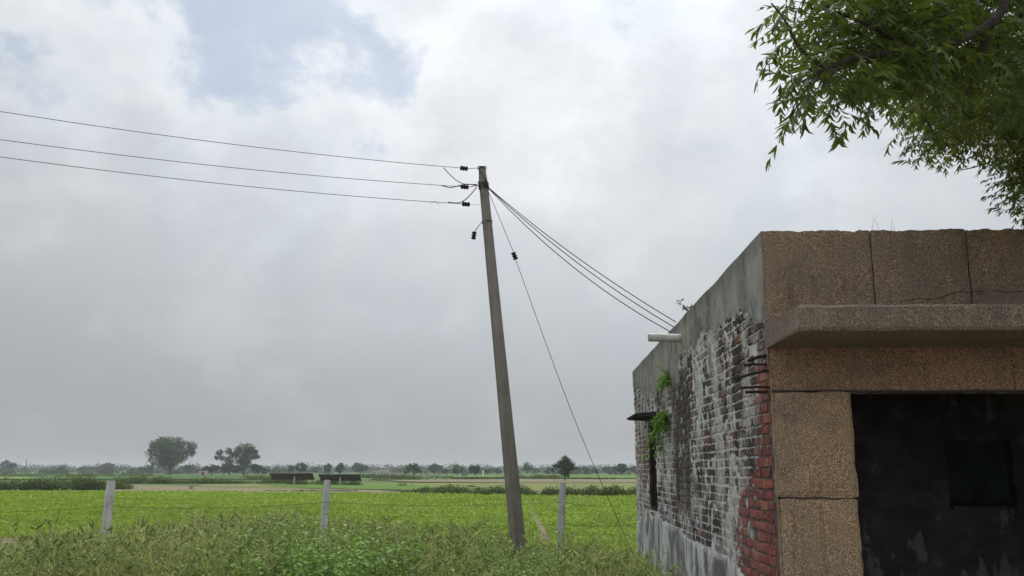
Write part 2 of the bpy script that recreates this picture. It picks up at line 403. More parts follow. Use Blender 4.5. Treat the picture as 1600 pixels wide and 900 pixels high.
dk = t.mix(rnd, (.030, .025, .024), (.085, .062, .056)); dk = t.mix(t.step(rnd2, .78, .95), dk, (.17, .075, .055))
brownm = t.m('MULTIPLY', t.m('MULTIPLY', t.step(y, 3.9, 4.2), t.step(y, 5.6, 5.2)), t.m('MULTIPLY', t.step(z, .85, 1.1), t.step(z, 2.9, 2.6)))
dk = t.mix(t.m('MULTIPLY', brownm, .85), dk, (.065, .048, .038))
dk = t.mix(t.m('MULTIPLY', t.step(y, 7.6, 9.0), t.step(z, 2.6, 1.9)), dk, t.mix(rnd, (.20, .10, .08), (.13, .085, .075)))
red = red_mask(t, y, z, n1)
c = t.mix(red, dk, redc)
wash = t.m('ADD', t.m('MULTIPLY', n1, .7), t.m('MULTIPLY', streak, .5))
wash = t.m('MULTIPLY', t.step(t.m('ADD', wash, t.m('MULTIPLY', t.noise(o, 30, 4, .7), .22)), .665, .80), t.m('SUBTRACT', 1.0, t.m('MULTIPLY', red, .93)))
wash = t.m('MULTIPLY', wash, t.m('SUBTRACT', 1.0, t.m('MULTIPLY', brownm, .7)))
c = t.mix(t.m('MULTIPLY', wash, .8), c, (.55, .53, .51))
finish(t, c, .9, t.m('ADD', t.noise(o, 60, 5, .7), n2), .6, .006); M['brick'] = m

m, t = mat('mortar_and_plaster'); o = bcoord(t); x, y, z, n1, n2, streak = wash_nodes(t, o)
pl = t.n('ShaderNodeAttribute', attribute_name='plaster').outputs['Fac']
red = red_mask(t, y, z, n1)
mort = t.mix(t.step(t.m('ADD', t.m('MULTIPLY', n1, .6), t.m('MULTIPLY', n2, .5)), .42, .56), (.09, .088, .085), (.60, .59, .57))
mort = t.mix(brownm_ := t.m('MULTIPLY', t.m('MULTIPLY', t.step(y, 3.9, 4.2), t.step(y, 5.6, 5.2)), t.m('MULTIPLY', t.step(z, .85, 1.1), t.step(z, 2.9, 2.6))), mort, (.10, .085, .072))
mort = t.mix(red, mort, t.mix(n2, (.09, .07, .06), (.17, .14, .12)))
top = t.mix(t.step(n1, .35, .65), (.33, .32, .29), (.17, .168, .155))
top = t.mix(t.m('MULTIPLY', t.step(t.noise(t.sc(o, 1, 1, .6), 1.1, 4), .48, .62), .65), top, (.34, .31, .23))
top = t.mix(t.m('MULTIPLY', t.step(streak, .52, .62), .7), top, (.085, .086, .082))
top = t.mix(t.m('MULTIPLY', t.step(z, 3.15, 3.36), .45), top, (.09, .09, .085))
bot = t.mix(t.step(streak, .40, .60), (.66, .655, .63), (.15, .15, .14))
bot = t.mix(t.m('MULTIPLY', t.step(n2, .52, .7), .5), bot, (.28, .28, .26))
plc = t.mix(t.step(z, 1.6, 1.9), bot, top)
plc = t.mix(t.m('MULTIPLY', t.step(t.m('ADD', n2, t.m('MULTIPLY', n1, .4)), .76, .88), .35), plc, (.42, .42, .40))
lm = t.n('ShaderNodeAttribute', attribute_name='lime').outputs['Fac']
mort = t.mix(t.m('MULTIPLY', lm, .85), mort, t.mix(t.step(n2, .35, .65), (.68, .67, .65), (.34, .335, .325)))
c = t.mix(pl, mort, plc)
finish(t, c, .93, t.m('ADD', t.noise(o, 45, 6, .7), t.m('MULTIPLY', t.noise(o, 8, 4), 1.2)), .6, .006); M['plaster'] = m

LEN = 10.5; H = 3.38
WY0, WY1, WZ0, WZ1 = 7.35, 8.35, .86, 2.27
def nz(y, z, s, seed=0): return noise.noise(Vector((y*s, z*s, seed)))
def wall_mask(y, z):
    zt = 2.93 + .14*nz(y, 0, 1.3, 2) + .12*nz(y, z, 3.3, 5) + .05*nz(y, z, 11, 6)
    if y < .9: zt -= .30*(1-y/.9)**.7
    if 4.6 < y: zt -= .24*min(1, (y-4.6)/.15)
    if y > 8.6: zt += .38*min(1, (y-8.6)/1.0)
    top = z - zt
    zb = .57 + .26*min(y/8.5, 1) + .09*nz(y, 0, 1.3, 7) + .05*nz(y, z, 7, 8)
    if y < 1.35: zb -= .55*(1.35-y)
    if y > 9: zb -= .25*(y-9)
    bot = zb - z
    m = max(top, bot)
    # a thin rough strip of render left along the corner under the parapet
    if z > 2.3: m = max(m, .05 + .05*nz(0, z, 5, 4) - y)
    # bits of render knocked off the top band and left on the bricks
    m -= .30*max(0, nz(y*.9, z*.7, 2.3, 31)-.38) if z > 2 else 0
    m = max(m, (nz(y, z*.8, 3.1, 12) - .58)*.4)
    return m + .022*nz(y, z, 19, 3)
def lime_mask(y, z):
    """thin lime smears that still cling to joints and brick edges"""
    red_ = 1.42 - 1.02*min(max((z-1.35)/.8, 0), 1)
    v = .9*nz(y, z*.8, 7.5, 61) + .7*nz(y, z, 17, 62) + .45*nz(y, z*.6, 1.6, 63) - .34
    if y < red_: v -= .30
    if 4.1 < y < 5.8 and .9 < z < 2.8: v -= .22
    if y > 8.3 and z < 2.5: v -= .1
    return v*.3
yy = np.concatenate([[-.034, -.02], np.arange(0, 2, .02), np.arange(2, 5, .03), np.arange(5, LEN, .05), [LEN]])
zs = np.arange(0, H+.001, H/140)
Xs = np.empty((len(zs), len(yy))); PL = np.empty_like(Xs); LM = np.empty_like(Xs)
for i, zv in enumerate(zs):
    for j, yv in enumerate(yy):
        mm = wall_mask(yv, zv); k = min(max((mm+.02)/.04, 0), 1); k = k*k*(3-2*k); PL[i, j] = k
        lm = min(max((lime_mask(yv, zv)+.02)/.04, 0), 1)*(1-k); LM[i, j] = lm; Xs[i, j] = (.004*(1-lm) - .011*lm)*(1-k) - .018*k + .0012*nz(yv, zv, 9, 21) + .006*nz(yv, zv, .6, 22)
YG, ZG = np.meshgrid(yy, zs); ZG = ZG + (ZG > H-.02)*(.006*np.sin(YG*2.3)+.004*np.sin(YG*5.1+1))
idx = np.arange(len(zs)*len(yy)).reshape(len(zs), len(yy))
F = np.stack([idx[:-1, :-1], idx[1:, :-1], idx[1:, 1:], idx[:-1, 1:]], -1).reshape(-1, 4)
cy = (YG[:-1, :-1]+YG[1:, 1:]).ravel()/2; cz = (ZG[:-1, :-1]+ZG[1:, 1:]).ravel()/2
keep = ~((cy > WY0) & (cy < WY1) & (cz > WZ0) & (cz < WZ1))
sw = empty('side_wall'); sw.parent = B
link('plaster', np_mesh('plaster', np.stack([Xs, YG, ZG], -1).reshape(-1, 3), F[keep], smooth=True, attrs={'plaster': PL.ravel(), 'lime': LM.ravel()}), M['plaster'], sw)
core = MB()
for (y0, y1, z0, z1) in ((.02, WY0, 0, H-.03), (WY1, LEN, 0, H-.03), (WY0, WY1, 0, WZ0), (WY0, WY1, WZ1, H-.03)):
    core.box((.14, (y0+y1)/2, (z0+z1)/2), (.22, y1-y0, z1-z0))
core.build('wall_core', M['plaster'], sw)

# --- bricks: every brick of the 300 that show largest is a part, the rest one mesh
def brick_vs(w_, h_, dp, jit, rngseed=0):
    """front face at x=-dp.. with chamfer; y width w_, z height h_"""
    j = lambda: random.uniform(-jit, jit); c = .006
    back = [(.03, -w_/2, -h_/2), (.03, w_/2, -h_/2), (.03, w_/2, h_/2), (.03, -w_/2, h_/2)]
    mid = [(j()*.5, -w_/2+j(), -h_/2+j()), (j()*.5, w_/2+j(), -h_/2+j()), (j()*.5, w_/2+j(), h_/2+j()), (j()*.5, -w_/2+j(), h_/2+j())]
    fr = [(-dp+j(), p[1]*(1-2*c/w_)+j(), p[2]*(1-2*c/h_)+j()) for p in mid]
    fs = [(8, 11, 10, 9)]
    for a in range(4):
        b = (a+1) % 4; fs += [(a+4, a+8, b+8, b+4), (a, a+4, b+4, b)]
    return back+mid+fr, fs
protos = {}
for kind, wd in (('s', .222), ('h', .105), ('q', .06)):
    protos[kind] = []
    for k in range(6):
        b = MB(); vs, fs = brick_vs(wd, .069, .005, .0055); b.add(vs, fs, random.random()); me = b.mesh('brick'); me.materials.append(M['brick']); protos[kind].append(me)
bricks = []
row = 0; zrow = .045
while zrow < 3.2:
    yv = .06 + random.uniform(0, .03) + (0.055 if row % 2 else 0)
    strech = row % 2 == 0
    while yv < LEN-.03:
        kind = ('s' if strech else 'h')
        if random.random() < .22: kind = 'h' if kind == 's' else 's'
        if random.random() < .05: kind = 'q'
        wd = {'s': .222, 'h': .105, 'q': .06}[kind]
        yc = yv + wd/2
        if yc + wd/2 > LEN: break
        inwin = WY0-wd/2 < yc < WY1+wd/2 and WZ0-.03 < zrow < WZ1+.03
        mk = wall_mask(yc, zrow)
        if not inwin and mk < .02 and not (random.random() < .012):
            D = 7.1 + yc; bricks.append((yc, zrow, kind, wd*.08/D**3))
        yv += wd + random.uniform(.009, .015)
    row += 1; zrow += .0845
bricks.sort(key=lambda b: -b[3])
rest = MB()
for i, (yc, zc, kind, _) in enumerate(bricks):
    ox = random.uniform(-.005, .004) - (.004 if yc < 1.2 else 0); sy = random.uniform(.92, 1.03); sz = random.uniform(.88, 1.05); rx = random.uniform(-.018, .018)
    zc += .006*nz(yc, zc, 2, 40)
    if i < 300:
        o = link('brick', random.choice(protos[kind]), None, sw); o.location = (ox, yc, zc); o.scale = (1, sy, sz); o.rotation_euler = (rx, 0, random.uniform(-.01, .01))
    else:
        vs, fs = brick_vs({'s': .222, 'h': .105, 'q': .06}[kind]*sy, .069*sz, .005, .005)
        rest.add([(p[0]+ox, p[1]+yc, p[2]+zc) for p in vs], fs, random.random())
rest.build('brickwork', M['brick'], sw, kind='stuff')

# --- side window: dark timber frame, shutters ajar in shadow, and its tilted shade
win = empty('window'); win.parent = B; win.location = (0, (WY0+WY1)/2, WZ0)
wn = MB(); W2 = (WY1-WY0)/2; HH = WZ1-WZ0
wn.box((.07, -W2+.03, HH/2), (.08, .06, HH)).box((.07, W2-.03, HH/2), (.08, .06, HH)).box((.07, 0, HH-.03), (.08, W2*2-.12, .06)).box((.07, 0, .03), (.08, W2*2-.12, .06)).box((.07, 0, HH/2), (.06, .05, HH-.12))
wn.build('window_frame', M['darkwood'], win)
for k in range(-4, 5):
    if k == 0: continue
    MB().tube([(.07, k*.1, .06), (.07, k*.1, HH-.06)], .007, 5).build('grille_bar', M['rust'], win)
for s in (-1, 1):
    MB().box((.13, s*(W2/2-.01), HH/2), (.025, W2-.09, HH-.12)).build('shutter', M['darkwood'], win)
sh = MB()
y0, y1 = WY0-.18, WY1+.22
pr = [(.0, 0), (-.30, -.02), (-.34, -.035), (-.30, -.062), (0, -.075)]
vs = [(x, y, 2.40+z) for y in (y0, y1) for x, z in pr]
sh.add(vs, [(0, 1, 2, 3, 4), (9, 8, 7, 6, 5)] + [(i, i+5, (i+1) % 5+5, (i+1) % 5) for i in range(5)])
sh.build('window_shade', concrete_mat('blackened_concrete', (.05, .045, .042), (.025, .023, .022)), B)

# --- white drain pipe
pp = MB(); n = 14; L0, L1 = .15, -.43
vs = []
for x, r in ((L0, .052), (L1, .052), (L1, .046), (L0, .046)):
    for k in range(n): q = 2*math.pi*k/n; vs.append((x, r*math.cos(q), r*math.sin(q)+(x-L0)*-.03))
fs = [(i*n+k, ((i+1) % 4)*n+k, ((i+1) % 4)*n+(k+1) % n, i*n+(k+1) % n) for i in range(4) for k in range(n)]
pp.add(vs, fs); dp = pp.build('drain_pipe', M['pvc'], B); dp.location = (0, 4.30, 3.135)

# --- front: grit-washed panels, lintel, slab, pillar; opening into the dark room
def rough_panel(name, x0, x1, z0, z1, y0, y1, m, top_jag=0.0, edge=.006, parent=B, n=14, lab=None):
    """a slab of render with worn, wavy edges: grid front, real thickness"""
    nxp = max(3, int((x1-x0)/.025)); nzp = max(3, int((z1-z0)/.05)); vs = []; sd = random.random()*50
    for i in range(nzp+1):
        for j in range(nxp+1):
            u, v = j/nxp, i/nzp; x = x0+(x1-x0)*u; z = z0+(z1-z0)*v; y = y0 + .004*noise.noise(Vector((x*2, z*2, sd)))
            e = min(u*(x1-x0), (1-u)*(x1-x0), v*(z1-z0), (1-v)*(z1-z0))
            if e < 1e-6:
                y += edge*1.2
                if j in (0, nxp): x += edge*noise.noise(Vector((z*9, sd, 1)))*(1 if j else -1)
                if i in (0, nzp): z += edge*noise.noise(Vector((x*9, sd, 2)))*(1 if i else -1)
                if i == nzp and top_jag: z += top_jag*(.35*noise.noise(Vector((x*5, sd, 3)))+.6*noise.noise(Vector((x*23, sd, 4))))
            vs.append((x, y, z))
    k = len(vs); W_ = nxp+1
    fs = [(i*W_+j, i*W_+j+1, (i+1)*W_+j+1, (i+1)*W_+j) for i in range(nzp) for j in range(nxp)]
    ring = [j for j in range(W_)] + [i*W_+nxp for i in range(1, nzp+1)] + [nzp*W_+j for j in range(nxp-1, -1, -1)] + [i*W_ for i in range(nzp-1, 0, -1)]
    vs += [(vs[i][0], y1, vs[i][2]) for i in ring]; q = len(ring)
    fs += [(ring[(a+1) % q], ring[a], k+a, k+(a+1) % q) for a in range(q)] + [tuple(k+a for a in range(q))]
    b = MB(); b.add(vs, fs); return b.build(name, m, parent, smooth=False, label=lab)
BW = 8.2
fw = empty('front_wall'); fw.parent = B
PX1 = .60   # right edge of the pillar
jx = [.0, .845, 1.60, 2.40, 3.25, 4.05, 4.9, 5.7, 6.5, 7.35, BW]
for a, b in zip(jx[:-1], jx[1:]): rough_panel('parapet_panel', a+(.005 if a else -.015), b-.006, 2.44, H+.005, -.035, .0, M['grit'], .02, parent=fw)
jb = [.0, 1.03, 1.86, 2.9, 3.9, 4.9, 5.9, 7.0, BW]
for a, b in zip(jb[:-1], jb[1:]): rough_panel('lintel_panel', a+(.002 if a else -.006), b-.002, 2.112, 2.45, -.03, .0, M['grit_lintel'], parent=fw)
for z0, z1 in ((.0, .44), (.445, 1.285), (1.297, 2.098)):
    rough_panel('pillar_block', -.006, PX1, z0, z1, -.038, .0, M['grit_pillar'], 0, .015, parent=fw)
    rough_panel('pillar_block', 4.2, 4.86, z0, z1, -.038, .0, M['grit_pillar'], 0, .015, parent=fw)
c_ = MB()
c_.box(((PX1-.02)/2+.02, .15, 1.05), (PX1-.03, .29, 2.09)).box((4.53, .15, 1.05), (.64, .29, 2.09)).box((6.5, .15, 1.05), (3.3, .29, 2.09))
c_.box((BW/2, .15, 2.275), (BW-.03, .29, .34)).box((BW/2, .12, 2.91), (BW-.03, .23, .90))
c_.build('wall_core', M['plaster'], fw)
# hairline crack in the parapet just above the slab
ck = MB(); px_, z_ = 1.02, 2.80; pts = []
while px_ < 2.5: pts.append((px_, -.0375, z_)); px_ += .035; z_ += random.uniform(-.009, .010) + (.0045 if px_ < 1.5 else -.0003)
for a, b in zip(pts[:-1], pts[1:]): ck.bar(a, b, .004, .0035, up=(0, 1, 0))
ck.build('crack', M['darkhole'], fw)
# the sunshade slab, worn at its edges
def awning():
    x0, x1, y0, y1, z0, z1 = -.03, BW, -.97, .0, 2.440, 2.616
    b = MB(); n = 90; prof = [(y1, z0), (y0+.02, z0-.004), (y0, z0+.02), (y0, z1-.02), (y0+.025, z1), (y1, z1+.015)]
    vs = []
    for i in range(n+1):
        x = x0+(x1-x0)*i/n
        for k, (y, z) in enumerate(prof):
            a = .008 if 0 < k < 5 else 0
            dx_ = .010*noise.noise(Vector((y*8, z*8, 2)))+(.012 if k in (1, 4) else 0) if i == 0 else 0
            vs.append((x+dx_, y+a*noise.noise(Vector((x*6, k, 1)))+a*.7*noise.noise(Vector((x*22, k, 6))), z+a*noise.noise(Vector((x*7, k, 5)))+a*.7*noise.noise(Vector((x*25, k, 9)))))
    m_ = len(prof)
    fs = [(i*m_+k, i*m_+(k+1) % m_, (i+1)*m_+(k+1) % m_, (i+1)*m_+k) for i in range(n) for k in range(m_)]
    fs += [tuple(range(m_))[::-1], tuple(n*m_+k for k in range(m_))]
    b.add(vs, fs); return b.build('awning_slab', M['grit_slab'], B)
awning()
# rubble plug and rusty bars at the broken corner under the slab
for k, (xa, za, xb, zb_, yq, r) in enumerate(((-.02, 2.39, -.16, 2.345, .02, .015), (.01, 2.315, -.19, 2.315, .04, .010), (-.01, 2.275, -.27, 2.205, .07, .011), (.01, 2.135, -.22, 2.135, .03, .011), (.01, 2.10, -.18, 2.105, .08, .012))):
    MB().tube([(xa+.03, yq, za), ((xa+xb)/2, yq+.01, (za+zb_)/2+.006), (xb, yq+.02, zb_)], r, 6).build('rusty_bar', M['rust'], B)
# room
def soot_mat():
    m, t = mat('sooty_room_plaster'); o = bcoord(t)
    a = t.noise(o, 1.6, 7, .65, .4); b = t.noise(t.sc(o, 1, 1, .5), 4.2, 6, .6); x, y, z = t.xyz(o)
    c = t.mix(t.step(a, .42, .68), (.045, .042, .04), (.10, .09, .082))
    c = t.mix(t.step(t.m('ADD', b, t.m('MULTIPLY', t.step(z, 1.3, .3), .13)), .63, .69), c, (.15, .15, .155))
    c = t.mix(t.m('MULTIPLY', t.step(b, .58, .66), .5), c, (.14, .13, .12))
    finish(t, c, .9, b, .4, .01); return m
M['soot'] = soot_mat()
RX0, RX1, RY0, RY1, RZ0, RZ1 = .25, 7.9, .295, 3.6, .12, 2.90
room = MB()
NX0, NX1, NZ0, NZ1 = 2.84, 3.60, 1.10, 1.84     # window niche in the back wall
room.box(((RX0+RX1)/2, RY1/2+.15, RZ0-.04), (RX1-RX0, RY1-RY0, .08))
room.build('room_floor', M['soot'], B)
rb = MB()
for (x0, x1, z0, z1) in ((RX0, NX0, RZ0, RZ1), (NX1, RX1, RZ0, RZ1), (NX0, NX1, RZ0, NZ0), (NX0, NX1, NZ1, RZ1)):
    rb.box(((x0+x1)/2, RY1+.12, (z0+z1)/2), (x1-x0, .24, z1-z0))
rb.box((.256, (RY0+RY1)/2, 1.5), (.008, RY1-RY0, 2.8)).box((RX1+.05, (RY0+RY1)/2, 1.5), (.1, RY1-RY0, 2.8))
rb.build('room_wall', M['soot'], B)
nw = empty('window'); nw.parent = B; nw.location = ((NX0+NX1)/2, RY1, NZ0)
w_ = NX1-NX0; h_ = NZ1-NZ0
for s in (-1, 1): MB().box((s*w_/4, .17, h_/2+.02), (w_/2-.004, .02, h_-.04)).build('shutter', M['blueboard'], nw)
MB().box((0, -.02, -.02), (w_-.01, .12, .035)).build('sill', M['soot'], nw)
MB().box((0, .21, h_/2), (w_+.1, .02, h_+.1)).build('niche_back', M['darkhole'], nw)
# roof, back and right walls
rf = MB(); rf.box((BW/2+.1, LEN/2+.1, 2.99), (BW-.5, LEN-.5, .15)); rf.build('roof', concrete_mat('roof_concrete', (.2, .19, .17), (.1, .1, .09)), B)
ow = MB()
ow.box((BW-.115, LEN/2+.15, H/2), (.23, LEN-.31, H)).box((BW/2, LEN-.11, H/2), (BW-.52, .215, H-.01)); ow.box((BW/2, RY1+.36, 1.5), (BW-.6, .23, 2.8))
ow.build('rear_wall', M['plaster'], B)

# ================================================================== UTILITY POLE
TOPP = at(753, 262, 14.0); GRP = at(810, 855, 14.0)
dirp = (TOPP-GRP).normalized(); base_z = float(gz(0, 14))-.05
BASEP = GRP - dirp*((GRP.z-base_z)/dirp.z)
U = empty('utility_pole', BASEP, label='tall grey concrete utility pole leaning to the left beside the field', category='utility pole')
def ploc(p): return Vector(p) - BASEP
HP = (TOPP-BASEP).length
q = dirp.to_track_quat('Z', 'Y')
mb = MB(); levels = 26; prof = []
ax = Vector((1, 0, 0)); ax = (ax-dirp*ax.dot(dirp)).normalized(); ay = dirp.cross(ax)
rot0 = R(24); A_ = ax*math.cos(rot0)+ay*math.sin(rot0); B_ = -ax*math.sin(rot0)+ay*math.cos(rot0)
vs = []
for i in range(levels+1):
    t_ = i/levels; wd = .215*(1-t_)+.125*t_; dp_ = .165*(1-t_)+.105*t_; c = .022
    if i == levels: wd *= .8; dp_ *= .8
    hw, hd = wd/2, dp_/2
    ring = [(-hw+c, -hd), (hw-c, -hd), (hw, -hd+c), (hw, hd-c), (hw-c, hd), (-hw+c, hd), (-hw, hd-c), (-hw, -hd+c)]
    zz_ = HP*t_ if i < levels else HP+.015
    for a, b in ring:
        j1 = .004*noise.noise(Vector((a*9, b*9, zz_*3)))
        vs.append(dirp*zz_ + A_*(a+j1) + B_*(b+j1))
fs = [(i*8+k, i*8+(k+1) % 8, (i+1)*8+(k+1) % 8, (i+1)*8+k) for i in range(levels) for k in range(8)] + [tuple(levels*8+k for k in range(8)), tuple(range(8))[::-1]]
mb.add(vs, fs); mb.build('shaft', M['pole'], U)
def polept(py, off=0.0):
    """point on the pole axis seen at photo height py"""
    best = min((abs(py-(262+(855-262)*s_/400.)), s_) for s_ in range(401))[1]/400.
    # refine by projection
    lo, hi = 0.0, 1.0
    for _ in range(30):
        mid = (lo+hi)/2; p = TOPP.lerp(BASEP, mid); rr = p-Vector((0, 0, EYE)); v = FPX*(rr.z*cs-rr.y*sn)/(rr.y*cs+rr.z*sn); yy_ = 450-v
        if yy_ < py: lo = mid
        else: hi = mid
    return TOPP.lerp(BASEP, (lo+hi)/2)
def band(py, turns, r=.006, name='wire_band', wob=.01, m=M['wire'], rr=.088):
    c = ploc(polept(py)); pts = []
    for k in range(turns*16+1):
        a = k/16*2*math.pi; hx = rr*(1.0+.12*math.cos(4*a)); pts.append(c + A_*math.cos(a)*hx*1.0 + B_*math.sin(a)*hx*.86 + dirp*(wob*math.sin(k*1.3)+k*.0015-turns*.012))
    return MB().tube(pts, r, 5).build(name, m, U)
band(263, 2, rr=.070); band(288, 3, .009, 'cable_wrap', .016, M['cable'], .078); band(293, 3, .008, 'cable_wrap', .014, M['cable'], .079); band(347, 2, .004, rr=.084)
def shackle(p, dirv, name='insulator', s=1.0, parent=U, org=None):
    """ribbed porcelain strain insulator lying along dirv"""
    org = BASEP if org is None else org
    dirv = Vector(dirv).normalized(); c = Vector(p)-org; prof = [(-.05, .006), (-.048, .028), (-.030, .034), (-.026, .024), (-.008, .022), (-.004, .034), (.006, .034), (.010, .022), (.026, .024), (.030, .034), (.048, .028), (.05, .006)]
    return MB().tube([c+dirv*a*s for a, r in prof], [r*s for a, r in prof], 10).build(name, M['porcelain'], parent)
# dead-end insulators on short ties, for the three line wires
wends = []
for py, ipx, ipy in ((263, 725, 263), (290, 726, 292), (320, 728, 319)):
    pc = polept(py); ip = at(ipx, ipy, 13.90)
    wdir = (at(0, {263: 174, 290: 218, 320: 245}[py], 11.3)-ip).normalized()
    shackle(ip, wdir, s=1.2)
    MB().tube([ploc(pc)-A_*.09, ploc(ip)-wdir*.05], .005 if py < 300 else .0025, 5).build('tie_wire', M['wire'], U)
    wends.append((ip+wdir*.05, wdir))
# hanging spare insulator
MB().tube([ploc(polept(347))-A_*.085, ploc(at(748, 353, 13.9)), ploc(at(742, 362, 13.9))], .006, 5).build('tie_wire', M['wire'], U)
shackle(at(740.5, 368, 13.9), (.12, 0, 1), s=1.2)
# jumper leads
def curve(pts, n=10):
    pts = [Vector(p) for p in pts]; out = []
    P = [pts[0]]+pts+[pts[-1]]
    for i in range(1, len(P)-2):
        for k in range(n):
            t_ = k/n; a, b, c, d_ = P[i-1], P[i], P[i+1], P[i+2]
            out.append(.5*((2*b)+(c-a)*t_+(2*a-5*b+4*c-d_)*t_*t_+(3*b-a-3*c+d_)*t_**3))
    out.append(pts[-1]); return out
MB().tube([ploc(p) for p in curve([at(693, 262, 13.85), at(703, 273, 13.85), at(715, 283, 13.85), at(728, 288, 13.87), at(746, 288, 13.9)])], .0065, 5).build('jumper_wire', M['cable'], U)
MB().tube([ploc(p) for p in curve([at(690, 290, 13.85), at(704, 293, 13.85), at(718, 290, 13.87), at(730, 288, 13.87), at(746, 290, 13.9)])], .008, 5).build('jumper_wire', M['cable'], U)
MB().tube([ploc(p) for p in curve([at(700, 316, 13.85), at(716, 317, 13.85), at(727, 312, 13.87), at(738, 301, 13.87), at(745, 292, 13.9)])], .0075, 5).build('jumper_wire', M['cable'], U)
MB().tube([ploc(p) for p in curve([at(672, 318, 13.82), at(680, 314.5, 13.84), at(686, 320, 13.84)])], .003, 4).build('jumper_wire', M['wire'], U)
MB().tube([ploc(p) for p in curve([at(749, 266, 13.89), at(757, 278, 13.88), at(763, 294, 13.88)])], .008, 5).build('jumper_wire', M['cable'], U)
for py, yl, lab in ((263, 174, 'uppermost of the three thin line wires running off to the left'), (290, 218, 'middle one of the three thin line wires running off to the left'), (320, 245, 'lowest of the three thin line wires running off to the left')):
    e, wd_ = wends[{263: 0, 290: 1, 320: 2}[py]]
    far = at(0, yl, 11.3); dd = far-e; far2 = e + dd*2.2
    pts = []
    for k in range(41):
        t_ = k/40; p = e.lerp(far2, t_); p.z -= 0.32*(4*t_*(1-t_)) ; pts.append(p)
    # keep the traced point on the line despite the sag
    s_ = 1/2.2; corr = .32*4*s_*(1-s_)
    pts = [p + Vector((0, 0, corr*min(1, (k/40)/s_))) for k, p in enumerate(pts)]
    o = MB(); org = Vector(e); o.tube([p-org for p in pts], .0046, 5)
    ob = o.build('overhead_wire', M['wire'], None, label=lab, category='wire', group='line wires on the left of the pole'); ob.location = org
# service cables from the pole to the building corner
for k, (x1, y1, x0, y0, lab) in enumerate(((1056, 503, 770, 309, 'topmost of the three black cables sloping from pole to building'), (1053, 511, 768, 309, 'middle one of the three black cables sloping from pole to building'), (1047, 518, 764, 308, 'lowest of the three black cables sloping from pole to building'))):
    a = polept(291) + Vector((.03, -.07, 0)); b = at(x1, y1, 12.15+k*.1); bt = at(x0+20, y0+18, 13.85)
    sag = (.10, .13, .19)[k]; pts = []
    for i in range(31):
        t_ = i/30; p = a.lerp(b, t_); p.z -= sag*4*t_*(1-t_); pts.append(p-a)
    ob = MB().tube(pts, .0066, 5).build('service_cable', M['cable'], None, label=lab, category='cable', group='service cables from pole to building'); ob.location = a
# stay wire
a = polept(296)+Vector((.05, -.07, 0)); b0 = at(990, 862, 15.0); mid_ = at(804, 400, 14.06); bb = b0 + (b0-mid_).normalized()*.6
S_ = empty('stay_wire', a, label='single thin stay wire with a dark insulator, from pole top down to the weeds', category='stay wire')
rd = .0048
MB().tube([Vector((0, 0, 0)), mid_+Vector((-.02, 0, .07))-a], rd, 5).build('wire', M['wire'], S_)
MB().tube([p-a for p in curve([mid_+Vector((.02, 0, -.07)), mid_.lerp(bb, .5)+Vector((-.06, 0, -.08)), bb])], rd, 5).build('wire', M['wire'], S_)
sd_ = (mid_-a).normalized()
shackle(mid_, sd_, s=1.25, parent=S_, org=a)

# ================================================================== FENCE
def post(pt, pb, Y, wd, dp, lab, yaw):
    T = at(*pt, Y); Bm = at(*pb, Y); dr = (T-Bm).normalized(); g = float(gz(T.x, Y))-.05
    Bs = Bm - dr*((Bm.z-g)/dr.z); L = (T-Bs).length
    b = MB(); n = 10; vs = []
    ca, sa = math.cos(yaw), math.sin(yaw)
    for i in range(n+1):
        z = L*i/n; e = 1 if i < n else .86
        for a, c in ((-1, -.8), (-.8, -1), (.8, -1), (1, -.8), (1, .8), (.8, 1), (-.8, 1), (-1, .8)):
            x_, y_ = a*wd/2*e, c*dp/2*e
            j = .004*noise.noise(Vector((a, c, z*5+T.x)))
            p = dr*(z if i < n else z+.006) + Vector((x_*ca-y_*sa+j, x_*sa+y_*ca+j, 0)); vs.append(p)
    fs = [(i*8+k, i*8+(k+1) % 8, (i+1)*8+(k+1) % 8, (i+1)*8+k) for i in range(n) for k in range(8)] + [tuple(n*8+k for k in range(8)), tuple(range(8))[::-1]]
    b.add(vs, fs); o = b.build('fence_post', M['post'], None, label=lab, category='fence post', group='concrete fence posts along the field'); o.location = Bs
    return T, Bs, dr
posts = [post((174, 752), (166, 822), 11.6, .098, .098, 'square concrete fence post furthest left, leaning slightly right among pale weeds', R(34)),
         post((511.5, 750.5), (507, 812), 13.2, .092, .085, 'slim concrete fence post standing midway between the leftmost post and utility pole', R(24)),
         post((879.5, 754), (876, 838), 14.6, .098, .09, 'upright concrete fence post between the utility pole and the brick building', R(3))]
e0 = at(-170, 752, 10.2); e1 = at(1000, 757, 15.4)
for lv, lab in ((.30, 'upper thin fence wire strung between the concrete posts'), (.62, 'lower thin fence wire strung between the concrete posts')):
    pts = [e0-Vector((0, 0, lv))] + [T-dr*lv-Vector((0, .05, 0)) for T, _, dr in posts] + [e1-Vector((0, 0, lv))]
    path = []
    for a, b in zip(pts[:-1], pts[1:]):
        for k in range(12):
            t_ = k/12; p = a.lerp(b, t_); p.z -= .05*4*t_*(1-t_); path.append(p)
    path.append(pts[-1]); org = path[0]; mb = MB(); mb.tube([p-org for p in path], .0017, 4)
    for k in range(0, len(path)-1):
        for s in (.25, .75):
            p = path[k].lerp(path[k+1], s)-org; mb.tube([p+Vector((-.01, 0, .014)), p+Vector((.01, 0, -.014))], .0012, 3)
    ob = mb.build('fence_wire', M['rust'], None, label=lab, category='fence wire', group='strands of the field fence'); ob.location = org

